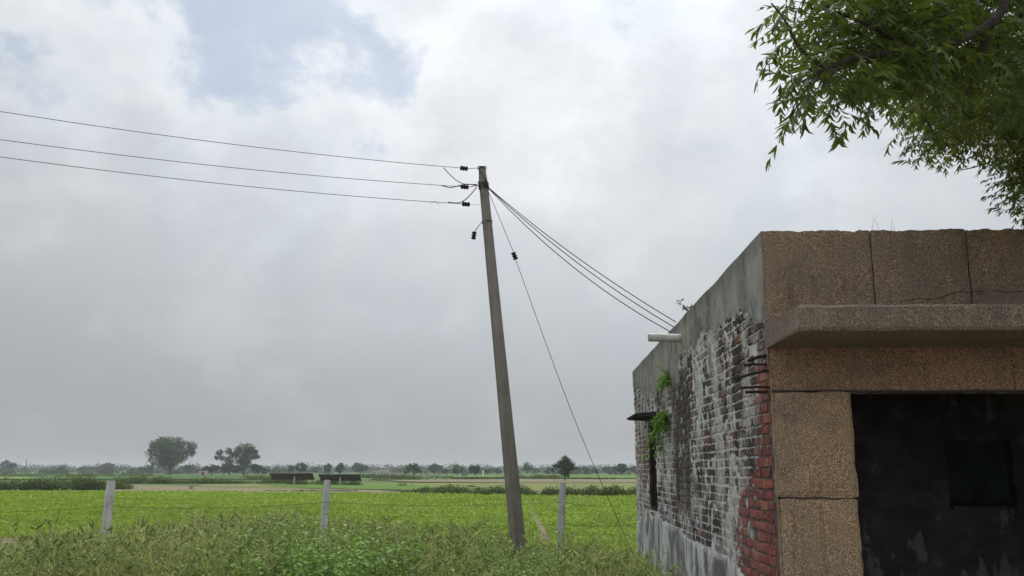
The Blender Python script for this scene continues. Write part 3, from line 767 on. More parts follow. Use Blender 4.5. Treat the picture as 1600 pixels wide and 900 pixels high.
# ================================================================== VERGE WEEDS
topx = [-100, 0, 60, 95, 130, 200, 260, 300, 380, 430, 520, 580, 640, 720, 770, 790, 850, 900, 960, 1010, 1060, 1120, 1700]
topy = [854, 852, 848, 836, 829, 830, 822, 816, 808, 800, 812, 816, 818, 822, 834, 844, 846, 846, 856, 872, 895, 935, 950]
def proto_feather(h=1.0, seed=0, stems=6, leafn=44):
    """branching, feathery weed with pale tips (height 1)"""
    s = Soup(); rng = np.random.default_rng(seed)
    for k in range(stems):
        a = rng.uniform(0, 6.28); lean = rng.uniform(.05, .42); hh = rng.uniform(.65, 1.0)
        tt = np.sort(rng.uniform(.08, 1, leafn)); ax_ = np.array([math.cos(a)*lean, math.sin(a)*lean, 1.0])
        P = tt[:, None]*ax_*hh; P[:, :2] += (tt**2)[:, None]*np.array([math.cos(a), math.sin(a)])*.10
        D = rng.normal(size=(leafn, 3)); D[:, 2] = np.abs(D[:, 2])*.8+.35
        s.leaves(P, D, rng.normal(size=(leafn, 3)), rng.uniform(.04, .11, leafn), rng.uniform(.009, .019, leafn), rng.uniform(.1, .95, leafn), fold=.2, curl=.15)
        # fine side twigs near the top with small pale flower heads
        m_ = 14; tw = rng.uniform(.55, 1, m_); P2 = tw[:, None]*ax_*hh; P2[:, :2] += (tw**2)[:, None]*np.array([math.cos(a), math.sin(a)])*.10
        D2 = rng.normal(size=(m_, 3)); D2[:, 2] = np.abs(D2[:, 2])+.5; D2 = unit(D2); L2 = rng.uniform(.05, .13, m_)
        s.leaves(P2, D2, rng.normal(size=(m_, 3)), L2, .006, rng.uniform(.5, .9, m_), fold=.1)
        tip = P2 + D2*L2[:, None]
        s.leaves(tip, rng.normal(size=(m_, 3)), rng.normal(size=(m_, 3)), .013, .011, rng.uniform(.8, 1.35, m_), fold=.2)
        st = np.array([[0, 0, 0]]); s.leaves(st, ax_[None], np.array([[math.sin(a), -math.cos(a), 0]]), hh*1.02, .012, .35, fold=0, mid=.3)
    return s.arrays()
def proto_broad(seed=0, stems=6, leafn=28, ls=.082):
    s = Soup(); rng = np.random.default_rng(seed)
    for k in range(stems):
        a = rng.uniform(0, 6.28); lean = rng.uniform(.03, .35); hh = rng.uniform(.6, 1.0)
        tt = np.linspace(.15, 1, leafn)+rng.uniform(-.02, .02, leafn); ax_ = np.array([math.cos(a)*lean, math.sin(a)*lean, 1.0])
        P = tt[:, None]*ax_*hh; ang = rng.uniform(0, 6.28)+np.arange(leafn)*2.4
        D = np.stack([np.cos(ang), np.sin(ang), rng.uniform(-.25, .75, leafn)], 1)
        sz = ls*(1.15-.55*tt)*rng.uniform(.7, 1.25, leafn)
        N = np.tile(np.array([0, 0, 1.0]), (leafn, 1))+rng.normal(size=(leafn, 3))*.3
        s.leaves(P+unit(D)*.02, D, N, sz, sz*.62, np.clip(tt*.75+rng.uniform(-.25, .3, leafn), 0, 1), fold=.12, mid=.42, curl=.25)
        s.leaves(np.zeros((1, 3)), ax_[None], np.array([[math.sin(a), -math.cos(a), 0]]), hh, .014, .4, fold=0, mid=.3)
    return s.arrays()
def proto_grass(seed=0, n=34):
    s = Soup(); rng = np.random.default_rng(seed)
    a = rng.uniform(0, 6.28, n); r = rng.uniform(0, .12, n)
    P = np.stack([np.cos(a)*r, np.sin(a)*r, np.zeros(n)], 1)
    D = np.stack([np.cos(a)*rng.uniform(.05, .6, n), np.sin(a)*rng.uniform(.05, .6, n), np.ones(n)], 1)
    s.leaves(P, D, rng.normal(size=(n, 3)), rng.uniform(.4, 1, n), .018, rng.uniform(.2, 1, n), fold=.1, mid=.4, curl=.2)
    return s.arrays()
feath = [proto_feather(seed=k) for k in range(5)]; broad = [proto_broad(seed=20+k) for k in range(5)]; grassp = [proto_grass(seed=40+k) for k in range(3)]
def scatter(n, y0, y1, seed):
    rng = np.random.default_rng(seed); Y = np.sqrt(rng.uniform(y0**2, y1**2, n)); X = rng.uniform(-1, 1, n)*(Y*.60+1.2)
    return X, Y, rng
def inside_b(X, Y):
    lx = (X-2.02)*math.cos(ROT)+(Y-7.1)*math.sin(ROT); ly = -(X-2.02)*math.sin(ROT)+(Y-7.1)*math.cos(ROT)
    return (lx > -.06) & (ly > -.05) & (ly < LEN+.1)
def zlim(X, Y, rng, jit):
    pxs = 800+1455*X/Y; ty = np.interp(pxs, topx, topy)+rng.uniform(*jit, len(X))
    return EYE - (ty-735)/1455*Y
def species(X, Y, rng):
    """0 feathery .. 1 broad"""
    nn = np.array([noise.noise(Vector((x*.55, y*.5, 3.3))) for x, y in zip(X, Y)])
    pxs = 800+1455*X/Y; py = 735+1455*(EYE-.3)/Y
    bias = np.interp(pxs, [-50, 30, 90, 380, 520, 700, 860, 960, 1100], [.35, .3, -.5, -.55, .05, .35, .30, .0, -.1])
    return nn*1.3 + bias*.85 + rng.normal(size=len(X))*.32
X, Y, rng = scatter(3400, 7.2, 21.0, 5)
zl = zlim(X, Y, rng, (-7, 14)); g = gz(X, Y); hmax = zl-g
hh = np.minimum(hmax, rng.uniform(.62, 1.3, len(X)))*rng.uniform(.95, 1.12, len(X))
pxs = 800+1455*X/Y
ok = (~inside_b(X, Y)) & (hh > .12) & ~((pxs < 75) & (Y > 21) & (rng.uniform(size=len(X)) < .9)) & ~(inside_b(X+.22, Y) & (hh > .35))
sp = species(X, Y, rng)
Aa = rng.uniform(0, 6.28, len(X)); tn = rng.uniform(-.15, .15, len(X))
mF = ok & (sp < 0); mB = ok & (sp >= 0)
def stamp(name, protos, msk, m, sc=1.0, lab=None, ts=0.0):
    i = np.nonzero(msk)[0]; s = place_copies(protos, np.arange(len(i)) % len(protos), X[i], Y[i], g[i]-.02, hh[i]*sc, Aa[i], tn[i]+ts)
    return link(name, s.mesh(name), m, kind='stuff')
stamp('feathery_weeds', feath, mF, M['feather'])
stamp('broad_leaved_weeds', broad, mB, M['weed'])
# undergrowth that closes the gaps, also thin cover to the near edge of the crop
X, Y, rng = scatter(4200, 6.0, 30, 6); g = gz(X, Y); zl = zlim(X, Y, rng, (4, 24))
hh = np.minimum(zl-g, rng.uniform(.25, .55, len(X))); pxs = 800+1455*X/Y
hh = np.where(Y > 19, np.minimum(zl-g, rng.uniform(.12, .35, len(X))), hh)
ok = (~inside_b(X, Y)) & (hh > .08) & ~((pxs < 80) & (Y > 25.8) & (Y < 29.5) & (rng.uniform(size=len(X)) < .9))
Aa = rng.uniform(0, 6.28, len(X)); tn = rng.uniform(-.3, .1, len(X))
sel = rng.uniform(size=len(X)) < .5
stamp('undergrowth', grassp, ok & sel, M['feather']); stamp('low_broad_weeds', broad[:2], ok & ~sel, M['weed'], ts=-.1)

X, Y, rng = scatter(420, 8.5, 19, 15); zl = zlim(X, Y, rng, (-16, 6)); g = gz(X, Y); hh = np.minimum(zl-g, rng.uniform(.8, 1.3, len(X)))*1.05
nn_ = np.array([noise.noise(Vector((x*.8, y*.6, 13.3))) for x, y in zip(X, Y)]); ok = (~inside_b(X+.2, Y)) & (hh > .3) & (nn_+rng.normal(size=len(X))*.12 > .05)
Aa = rng.uniform(0, 6.28, len(X)); tn = rng.uniform(-.3, .3, len(X))
dryp = [proto_feather(seed=300+k, stems=4, leafn=16) for k in range(3)]
stamp('dry_weeds', dryp, ok, M['dryweed'])
# single tall weeds that stand above the mass
def lone(name, protos, px, Y0, topy_, m, lab, cat, sc=1.0, slim=.6):
    P0 = at(px, topy_, Y0); g0 = float(gz(P0.x, Y0)); h = P0.z-g0
    co, f, t = protos; co = co.copy()*h; co[:, :2] *= slim
    o = link(name, np_mesh(name, co, f, t), m, label=lab, category=cat); o.location = (P0.x, Y0, g0-.01); o.rotation_euler = (0, 0, random.uniform(0, 6)); return o
lone('tall_weed', proto_broad(91, 3, 34, .075), 786, 12.6, 806, M['weed'], 'tall leafy weed standing just left of the leaning pole', 'weed', slim=.35)
lone('tall_weed', proto_feather(1, 92, 5, 24), 434, 15.5, 778, M['feather'], 'tall wispy dry weed rising above the rest left of the middle fence post', 'weed', slim=.55)
lone('tall_weed', proto_feather(1, 93, 6, 30), 548, 14.8, 796, M['feather'], 'tall brownish wispy weed just right of the middle fence post', 'weed', slim=.6)
lone('tall_weed', proto_broad(94, 5, 26, .10), 884, 13.2, 822, M['weed'], 'dark bushy weed at the foot of the fence post near the building', 'weed', slim=.7)
lone('tall_weed', proto_feather(1, 95, 6, 26), 252, 14.6, 800, M['feather'], 'wispy weed standing right of the leftmost fence post', 'weed', slim=.7)
lone('tall_weed', proto_broad(96, 4, 22, .11), 640, 13.0, 808, M['weed'], 'green broad-leaved weed standing proud in the middle of the verge', 'weed', slim=.6)
lone('dry_stalk', proto_grass(97, 5), 905, 14.8, 812, M['feather'], 'single pale dry stalk right of the fence post near the building', 'weed', slim=.35)

# ================================================================== BRIGHT CROP
def crop():
    rng = np.random.default_rng(8); n = 340000
    u = rng.uniform(0, 1, n); Y = 21*(97/21)**u; X = rng.uniform(-1, 1, n)*(Y*.62+3)
    # outline of the field
    far = np.interp(800+1455*X/Y, [0, 150, 600, 1000], [96, 96, 88, 78]); near = np.interp(800+1455*X/Y, [0, 60, 100, 1600], [30.5, 29.5, 22, 21])
    pth = np.interp(735+1455*2.2/Y, [783, 812, 846], [824, 838, 854]); onp = np.abs(800+1455*X/Y - pth) < np.interp(735+1455*2.2/Y, [783, 846], [1.5, 7])
    k = (Y < far) & (Y > near) & ~(onp & (Y < 66))
    X, Y = X[k], Y[k]; n = len(X)
    nn = np.sin(X*.9+Y*.31)*np.sin(Y*.7-X*.23)*.5+np.sin(X*.21+1.3)*np.sin(Y*.17)*.5
    k = rng.uniform(size=n) < .72+.45*nn+.25*np.sin(Y*2.3+np.sin(X*.7)*.8); X, Y, nn = X[k], Y[k], nn[k]; n = len(X)
    S = .068*(Y/30)**.7*rng.uniform(.7, 1.4, n)
    Z = GZ+.05+rng.uniform(0, 1, n)*(.17+.06*nn)*np.interp(Y, [30, 90], [1, .5])
    D = rng.normal(size=(n, 3)); D[:, 2] = rng.uniform(-.15, .75, n); N = np.tile([0, 0, 1.0], (n, 1))+rng.normal(size=(n, 3))*.4
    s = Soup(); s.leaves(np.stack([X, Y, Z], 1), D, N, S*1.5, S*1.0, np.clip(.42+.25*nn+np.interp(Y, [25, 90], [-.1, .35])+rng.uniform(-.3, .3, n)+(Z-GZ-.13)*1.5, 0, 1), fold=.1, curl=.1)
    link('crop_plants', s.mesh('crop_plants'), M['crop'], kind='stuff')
crop()

# ================================================================== HEDGES, SCRUB
def hedge(name, path, hpx, m, n, leaf=.16, seed=0, hvar=.5, depth=1.6, tone=0.0, gaps=0.0):
    """path: photo points of the foot of the hedge; hpx: height in photo pixels"""
    rng = np.random.default_rng(seed); P = [gnd(x, y) for x, y in path]; seg = np.array([(b-a).length for a, b in zip(P[:-1], P[1:])]); tot = seg.sum()
    nb = max(8, int(tot/ (depth*.33))); s = Soup(); cum = np.concatenate([[0], np.cumsum(seg)])
    per = max(8, n//nb)
    for k in range(nb):
        q = rng.uniform(0, tot); i = min(np.searchsorted(cum, q)-1, len(seg)-1); i = max(i, 0); t_ = (q-cum[i])/seg[i]; c = P[i].lerp(P[i+1], t_)
        if gaps and noise.noise(Vector((c.x*.12, c.y*.12, seed))) < gaps-.5: continue
        hp = np.interp(t_+i, range(len(path)), hpx) if isinstance(hpx, (list, tuple)) else hpx
        h = hp*c.y/1455*rng.uniform(1-hvar, 1.05); rx = depth*rng.uniform(.5, 1)
        v = rand_dirs(per); v[:, 2] = np.abs(v[:, 2]); v *= rng.uniform(.55, 1.05, per)[:, None]
        pos = np.array([c.x, c.y, GZ]) + v*np.array([rx, rx, h]) + np.array([0, rng.uniform(-.5, .5), 0])
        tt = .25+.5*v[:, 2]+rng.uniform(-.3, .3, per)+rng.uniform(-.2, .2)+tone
        s.leaves(pos, rand_dirs(per, .5), rand_dirs(per), leaf*rng.uniform(.6, 1.5, per), leaf*.6*rng.uniform(.6, 1.3, per), tt)
    return link(name, s.mesh(name), m, kind='stuff')
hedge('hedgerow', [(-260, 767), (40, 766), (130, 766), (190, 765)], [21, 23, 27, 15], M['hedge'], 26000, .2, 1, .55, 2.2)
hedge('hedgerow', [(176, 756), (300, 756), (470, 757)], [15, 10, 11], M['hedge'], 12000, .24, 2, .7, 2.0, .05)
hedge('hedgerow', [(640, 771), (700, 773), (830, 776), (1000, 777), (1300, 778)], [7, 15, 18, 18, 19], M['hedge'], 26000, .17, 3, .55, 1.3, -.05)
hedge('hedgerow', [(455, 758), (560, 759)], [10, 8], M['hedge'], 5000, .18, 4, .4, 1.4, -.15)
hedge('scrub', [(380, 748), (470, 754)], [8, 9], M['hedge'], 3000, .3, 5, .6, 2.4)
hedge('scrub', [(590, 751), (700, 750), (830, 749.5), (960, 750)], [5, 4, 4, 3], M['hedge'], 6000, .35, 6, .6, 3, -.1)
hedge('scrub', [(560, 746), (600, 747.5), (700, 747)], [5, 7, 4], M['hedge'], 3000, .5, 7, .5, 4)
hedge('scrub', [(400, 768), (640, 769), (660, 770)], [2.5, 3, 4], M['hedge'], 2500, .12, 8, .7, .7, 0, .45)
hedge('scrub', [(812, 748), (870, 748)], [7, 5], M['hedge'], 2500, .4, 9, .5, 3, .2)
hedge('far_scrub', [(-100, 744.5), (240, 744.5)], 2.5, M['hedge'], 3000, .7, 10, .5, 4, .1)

# ================================================================== FAR TREES
def tree(name, lab, px, base, wpx, hpx, m, lumps=None, n=600, trunk=.18, tw=.045, group=None, seed=0, leaf=.05, cat='tree', forks=3, dense=1.0):
    rng = np.random.default_rng(seed+int(px)*7); D = 1455*2.2/(base-735); W_, H_ = wpx*D/1455, hpx*D/1455; x0 = (px-800)/1455*D
    T = empty(name, (x0, D, GZ), label=lab, category=cat, group=group)
    tb = MB(); top = H_*trunk; r0 = max(W_*tw*.5, .06)
    tb.tube([(0, 0, -.1), (r0*.3, 0, top*.5), (0, 0, top*1.1)], [r0*1.25, r0, r0*.9], 7)
    if lumps is None:
        lumps = [(0, .60, .36, .30)]
        for k in range(7):
            a = rng.uniform(0, 6.28); lumps.append((.27*math.cos(a), .60+.22*math.sin(a), rng.uniform(.14, .24), rng.uniform(.13, .2)))
    for k, (lx, lz, rx, rz) in enumerate(lumps[:forks+1]):
        e = Vector((lx*W_, rng.uniform(-.15, .15)*W_, lz*H_)); tb.tube([(0, 0, top), (e*.5+Vector((0, 0, top*.5))), e], [r0*.6, r0*.35, r0*.1], 5)
    tb.build('trunk', M['farbark'], T)
    s = Soup(); tot = sum(a[2]*a[3] for a in lumps)
    for lx, lz, rx, rz in lumps:
        k = int(n*dense*rx*rz/tot)+6; yo = rng.uniform(-.18, .18)*W_; nc = max(3, k//16)
        # leaf clumps on the lump, leaves round each clump
        cv = unit(rng.normal(size=(nc, 3)))*rng.uniform(.35, 1.0, nc)[:, None]
        ci = rng.integers(0, nc, k); tcl = rng.uniform(-.25, .25, nc)
        v = cv[ci]+rng.normal(size=(k, 3))*.17
        pos = np.stack([lx*W_+v[:, 0]*rx*W_, yo+v[:, 1]*rx*W_, lz*H_+v[:, 2]*rz*H_], 1); pos[:, 2] = np.maximum(pos[:, 2], .05*H_)
        L = leaf*W_*rng.uniform(.7, 1.5, k)
        s.leaves(pos, rng.normal(size=(k, 3)), rng.normal(size=(k, 3))+[0, 0, .6], L, L*.7, np.clip(.5+tcl[ci]+rng.uniform(-.2, .2, k), 0, 1))
    link('crown', s.mesh('crown'), m, T, kind=None)
    return T
D_, Mi, Li, Dr = M['tree_dark'], M['tree_mid'], M['tree_lime'], M['tree_dry']
G1 = 'trees along the far edge of the fields'
tree('tree', 'tallest broad tree on the horizon, full rounded crown on a short trunk', 263, 742.0, 76, 61, M['tree_mid'],
     [(-.24, .70, .18, .20), (-.05, .74, .26, .24), (.18, .80, .18, .15), (.36, .70, .13, .17), (-.10, .48, .22, .22), (-.36, .60, .08, .12), (.20, .50, .20, .17), (.33, .52, .12, .10), (-.10, .28, .13, .14), (-.30, .82, .12, .10), (.05, .33, .12, .13), (-.2, .36, .1, .1), (-.38, .75, .09, .1), (.1, .62, .2, .2), (-.22, .5, .22, .2), (0, .4, .2, .14), (-.18, .3, .16, .14), (.12, .44, .22, .14), (-.05, .9, .2, .08), (.4, .6, .1, .12)], 13000, .12, .06, seed=1, leaf=.026)
tree('tree', 'airy tall tree, right one of the pair right of the small hut', 379, 742.5, 44, 51, M['tree_mid'],
     [(0, .82, .30, .15), (-.25, .66, .18, .16), (.22, .74, .22, .16), (.38, .60, .14, .12), (.05, .58, .28, .2), (-.12, .42, .25, .16), (.15, .36, .2, .14), (.45, .72, .08, .08), (-.05, .22, .2, .12)], 6500, .2, .05, seed=2, leaf=.038)
tree('tree', 'thin see-through tree, left one of the pair right of the small hut', 348, 742.5, 34, 44, M['tree_mid'],
     [(-.25, .78, .2, .12), (.1, .84, .2, .12), (.33, .74, .16, .14), (-.38, .62, .12, .10), (.2, .52, .22, .14), (-.1, .60, .16, .1), (.15, .3, .28, .16)], 2900, .25, .05, seed=3, leaf=.048, )
tree('tree', 'pale slender tree close behind the left side of the tallest tree', 233, 740.6, 15, 28, M['tree_mid'], [(0, .75, .3, .2), (.1, .45, .4, .22), (-.1, .25, .42, .2), (.05, .92, .15, .1)], 800, .1, .06, seed=4, leaf=.11)
tree('tree', 'dark green tree standing alone above the fence post nearest the building', 883, 752.0, 42, 41, M['tree_dark'],
     [(.02, .86, .14, .13), (-.02, .68, .28, .17), (-.27, .58, .18, .12), (.24, .62, .15, .12), (-.42, .46, .09, .07), (.10, .52, .25, .16), (-.05, .36, .22, .14), (.36, .50, .15, .06), (.46, .48, .06, .04), (.08, .27, .16, .10), (.14, .76, .14, .1)], 6500, .14, .04, seed=5, leaf=.034)
tree('tree', 'spreading tree with a forked dark trunk, right of the pale village house', 645, 745.3, 27, 22, M['tree_mid'], [(-.3, .62, .2, .22), (0, .68, .22, .25), (.28, .6, .2, .24), (.1, .85, .2, .12), (-.25, .82, .12, .1), (-.38, .35, .12, .14), (.4, .4, .12, .16)], 1500, .3, .07, seed=6, leaf=.06)
far = [  # px, base, w, h, material, label
 (4, 739.4, 16, 21, D_, 'dark dense tree at the extreme left edge of the horizon'),
 (16, 739.6, 15, 19, D_, 'dark round tree second from the left edge of the horizon'),
 (93, 739.2, 16, 14, D_, 'small dark lopsided tree right of the tilted pole on the horizon'),
 (125, 739.4, 16, 10, D_, 'low dark bushy tree left of the thin upright pole'),
 (147, 739.8, 17, 10, D_, 'low dark bushy tree at the foot of the thin upright pole'),
 (166, 739.5, 25, 17, Dr, 'greyish brown round-topped tree left of the little white house'),
 (204, 740.0, 14, 10, Mi, 'low mid-green tree just right of the little white house'),
 (218, 740.2, 16, 11, Mi, 'low mid-green tree between the white house and the tallest tree'),
 (292, 740.8, 22, 16, Mi, 'hazy low tree behind the right foot of the tallest tree'),
 (329, 742.4, 28, 17, D_, 'dark shrubby tree beside the small hut'),
 (357, 742.6, 34, 17, D_, 'dark shrubby tree under the pair of airy trees'),
 (396, 742.8, 26, 18, D_, 'dark round tree right of the pair of airy trees'),
 (412, 742.5, 16, 12, D_, 'low dark tree just left of the solar panels'),
 (430, 740.0, 10, 9, Mi, 'tiny round tree above the left end of the solar panels'),
 (441, 740.0, 11, 8, Dr, 'tiny brownish tree above the left solar panels'),
 (453, 742.0, 13, 15, Mi, 'mid-green tree touching the darker one behind the left solar panels'),
 (469, 742.5, 21, 21, D_, 'dark full tree behind the right end of the left solar panels'),
 (493, 739.4, 26, 9, Mi, 'faint low tree between the two sets of solar panels'),
 (510, 743.0, 17, 20, D_, 'dark tree rising above the middle fence post'),
 (530, 743.0, 20, 19, D_, 'dark mushroom-shaped tree behind the right solar panels'),
 (562, 740.4, 31, 18, Mi, 'wide pale bluish tree left of the pale village house'),
 (625, 740.2, 12, 9, Mi, 'small faint tree behind the spreading tree with forked trunk'),
 (678, 741.0, 26, 17, Mi, 'pale flat-topped tree between the spreading tree and lime-green tree'),
 (694, 741.2, 17, 9, Mi, 'low faint tree left of the lime-green tree'),
 (715, 744.0, 22, 20, Li, 'lime-green rounded tree beside a darker one'),
 (741, 744.5, 22, 18, D_, 'dark green rounded tree left of the white pillar'),
 (762, 741.5, 13, 10, Mi, 'low mid-green tree right of the white pillar'),
 (778, 741.3, 18, 9, Mi, 'low pale tree just left of the leaning pole'),
 (824, 741.0, 18, 21, Mi, 'pale upright tree just right of the leaning pole'),
 (838, 740.5, 16, 9, Mi, 'low faint tree between the leaning pole and the lone dark tree'),
 (858, 741.5, 14, 12, Mi, 'faint bushy tree behind the left side of the lone dark tree'),
 (917, 742.0, 11, 11, D_, 'small dark tree right of the lone dark tree'),
 (932, 741.0, 18, 9, Mi, 'low pale tree left of the stay wire foot'),
 (952, 741.3, 22, 11, Mi, 'low hazy tree crossed by the stay wire'),
 (972, 743.0, 26, 19, D_, 'broad dark tree right of the stay wire'),
 (993, 741.5, 20, 14, Mi, 'hazy tree half hidden behind the brick building corner'),
]
for k, (px, b, w_, h_, m_, lab) in enumerate(far):
    tree('tree', lab, px, b, w_, h_, m_, None, 900, .10, .05, G1, 30+k, .085)
def treeline():
    rng = np.random.default_rng(99); s = Soup()
    for k in range(1100):
        Yv = rng.uniform(800, 1300); Xv = rng.uniform(-1, 1)*Yv*.75; W_ = rng.uniform(5, 13); H_ = rng.uniform(4.5, 10)*(1+.35*noise.noise(Vector((Xv*.01, 1, 1))))
        n = 60; v = rand_dirs(n); v[:, 2] = np.abs(v[:, 2])
        pos = np.array([Xv, Yv, GZ])+v*np.array([W_, W_, H_])*rng.uniform(.6, 1, n)[:, None]
        s.leaves(pos, rand_dirs(n), rand_dirs(n, .5), rng.uniform(1, 2.4, n), rng.uniform(.8, 1.6, n), rng.uniform(.2, .9, n))
    link('distant_treeline', s.mesh('distant_treeline'), M['tree_mid'], kind='stuff')
treeline()
def copse():
    rng = np.random.default_rng(17); s = Soup()
    for k in range(150):
        Yv = rng.uniform(480, 720); Xv = rng.uniform(-1, .35)*Yv*.62; W_ = rng.uniform(2.5, 7); H_ = rng.uniform(2.0, 6.0)*(1+.5*noise.noise(Vector((Xv*.02, 3, 1))))
        if noise.noise(Vector((Xv*.015, 7, 2))) < -.15: continue
        n = 110; v = rand_dirs(n); v[:, 2] = np.abs(v[:, 2])
        pos = np.array([Xv, Yv, GZ])+v*np.array([W_, W_, H_])*rng.uniform(.6, 1, n)[:, None]
        s.leaves(pos, rand_dirs(n), rand_dirs(n, .5), rng.uniform(.6, 1.3, n), rng.uniform(.5, .9, n), rng.uniform(.1, .9)+rng.uniform(-.2, .2, n))
    link('far_thicket', s.mesh('far_thicket'), M['tree_mid'], kind='stuff')
copse()

# ================================================================== SOLAR ARRAYS, HOUSES, POLES FAR OFF
def solar(px0, px1, ytop, base, lab, hz=1.25, tilt=R(32), post_px=None, broken=False):
    D = 1455*2.2/(base-735); xa, xb = (px0-800)/1455*D, (px1-800)/1455*D; W_ = xb-xa
    ztop = EYE-(ytop-735)/1455*D+.0; S = empty('solar_array', ((xa+xb)/2, D, GZ), label=lab, category='solar panels', group='solar panel tables in the field')
    # table faces away (south): top edge near us, dark underside towards the camera
    depth = 1.9; zt = ztop-GZ; ca, sa = math.cos(tilt), math.sin(tilt)
    nm = 6; pw = W_/nm
    rot = Matrix.Rotation(tilt, 3, 'X')
    def tp(x, v): return Vector((x, -.5*depth*ca+v*ca*1.0, zt-v*sa))
    for r_ in range(2):
        for k in range(nm):
            x0 = -W_/2+k*pw+.01; x1 = x0+pw-.02; v0, v1 = (.03, depth/2-.02) if r_ == 0 else (depth/2+.02, depth-.03)
            sk = 0.0
            b = MB(); a, c, d_, e = tp(x0+v0*.12*(1 if k == 0 else 0), v0), tp(x1, v0), tp(x1, v1), tp(x0, v1); nrm = Vector((0, sa, ca))*.035
            b.add([a, c, d_, e, a+nrm, c+nrm, d_+nrm, e+nrm], [(0, 1, 2, 3), (7, 6, 5, 4), (0, 4, 5, 1), (1, 5, 6, 2), (2, 6, 7, 3), (3, 7, 4, 0)])
            b.build('panel', M['panelback'], S)
    for v in (.0, depth*.33, depth*.67, depth):
        MB().bar(tp(-W_/2, v)-Vector((0, 0, .04)), tp(W_/2, v)-Vector((0, 0, .04)), .05, .06).build('rail', M['galv'] if v == 0 else M['panelback'], S)
    pxp = ((post_px-800)/1455*D-(xa+xb)/2) if post_px else 0
    MB().tube([(pxp, 0, -.1), (pxp, 0, zt-.5*depth*sa)], .13, 8).build('post', M['galv'], S)
    MB().bar((pxp-1.2, 0, zt-.5*depth*sa-.14), (pxp+1.2, 0, zt-.5*depth*sa-.14), .12, .1).build('beam', M['panelback'], S)
    return S
solar(421, 489, 738.6, 758.6, 'left table of dark solar panels on one post, seen from behind', post_px=459)
solar(498, 563, 740.3, 759.0, 'right table of dark solar panels on one post, behind the middle fence post', post_px=531)

def house(name, lab, px, base, wpx, hpx, m, kind='flat', cat='house'):
    D = 1455*2.2/(base-735); W_, H_ = wpx*D/1455, hpx*D/1455; x0 = (px-800)/1455*D
    Hs = empty(name, (x0, D, GZ), label=lab, category=cat)
    MB().box((0, W_*.4, H_*.5), (W_, W_*.8, H_)).build('wall', m, Hs)
    if kind == 'hut':
        MB().box((-W_*.05, W_*.4, H_*1.04), (W_*1.15, W_*.95, H_*.16), jit=.1).build('roof', M['farbark'], Hs)
        MB().box((.1*W_, -.03, H_*.35), (W_*.25, .05, H_*.6)).build('door', M['darkhole'], Hs)
        MB().box((W_*.45, -.1, H_*.4), (W_*.12, .2, H_*.8)).build('buttress', M['limewall'], Hs)
    else:
        MB().box((0, W_*.4, H_*1.02), (W_*1.06, W_*.86, H_*.06)).build('roof', M['limewall'], Hs)
        nwn = max(1, int(wpx/6))
        for k in range(nwn): MB().box(((-.5+(k+.5)/nwn)*W_, -.03, H_*.55), (W_*.35/nwn, .05, H_*.35)).build('window', M['darkhole'], Hs)
    return Hs
house('hut', 'small pinkish brick hut with a ragged dark roof right of the tallest tree', 314, 743.4, 12, 9, M['pinkwall'], 'hut', 'hut')
house('house', 'tiny white house on the horizon left of the tallest tree', 189, 739.0, 7.5, 3.4, M['whitewall'])
house('house', 'pinkish house at the far left edge of the fields', 9, 739.2, 13, 2.4, M['pinkwall'])
h = house('village_house', 'pale two-storey village house among far trees beyond the solar panels', 593, 742.0, 24, 7, M['limewall'])
Dh = 1455*2.2/7.0; k_ = Dh/1455
MB().box((5*k_, 4, 9.6*k_), (13*k_, 6, 3.2*k_)).build('upper_storey', M['limewall'], h)
MB().box((5*k_, 4, 11.4*k_), (15*k_, 7, .5*k_)).build('upper_roof', M['whitewall'], h)
for q_ in (-.5, 4.5, 9.5): MB().box((q_*k_, .9, 9.4*k_), (1.8*k_, .1, 1.9*k_)).build('window', M['darkhole'], h)
MB().box((11*k_, -2, 2.4*k_), (9*k_, 3, 5*k_)).build('porch', M['pinkwall'], h)
house('outbuilding', 'low reddish outbuilding beside the pale village house', 609, 743.0, 13, 3.2, M['pinkwall'])
house('water_tank', 'small grey concrete water tank house behind the far trees', 625, 740.0, 6, 9.5, M['limewall'], cat='building')
house('shed', 'low bluish shed under the dark tree left of the white pillar', 725, 743.8, 10, 3.6, M['bluetin'])
house('shrine', 'tiny white shrine beside the low bluish shed', 718, 744.2, 2.0, 4.6, M['whitewall'], cat='shrine')
def farpole(px, pb, px2, pt, m, wd, name, lab, cat):
    D = 1455*2.2/(pb-735); a = Vector(((px-800)/1455*D, D, GZ)); b = at(px2, pt, D); o = MB(); o.tube([(0, 0, 0), b-a], [wd, wd*.7], 6)
    ob = o.build(name, m, None, label=lab, category=cat); ob.location = a; return ob
farpole(37.5, 739.5, 41.5, 717, M['farbark'], .30, 'leaning_pole', 'thin dark pole tilted to the right on the far left horizon', 'pole')
farpole(150.5, 739.5, 152, 722.5, M['farbark'], .18, 'thin_pole', 'thin upright grey pole left of the greyish round-topped tree', 'pole')
farpole(754.8, 745.5, 754.8, 734.6, M['whitewall'], .35, 'white_pillar', 'short thick white pillar right of the dark green rounded tree', 'pillar')
farpole(661.5, 741, 661.5, 735, M['whitewall'], .28, 'white_pillar', 'slim pale pillar right of the tree with forked trunk', 'pillar')
farpole(867.5, 751.5, 867.5, 737, M['farbark'], .05, 'thin_pole', 'thin dark stake just left of the lone dark tree', 'pole')
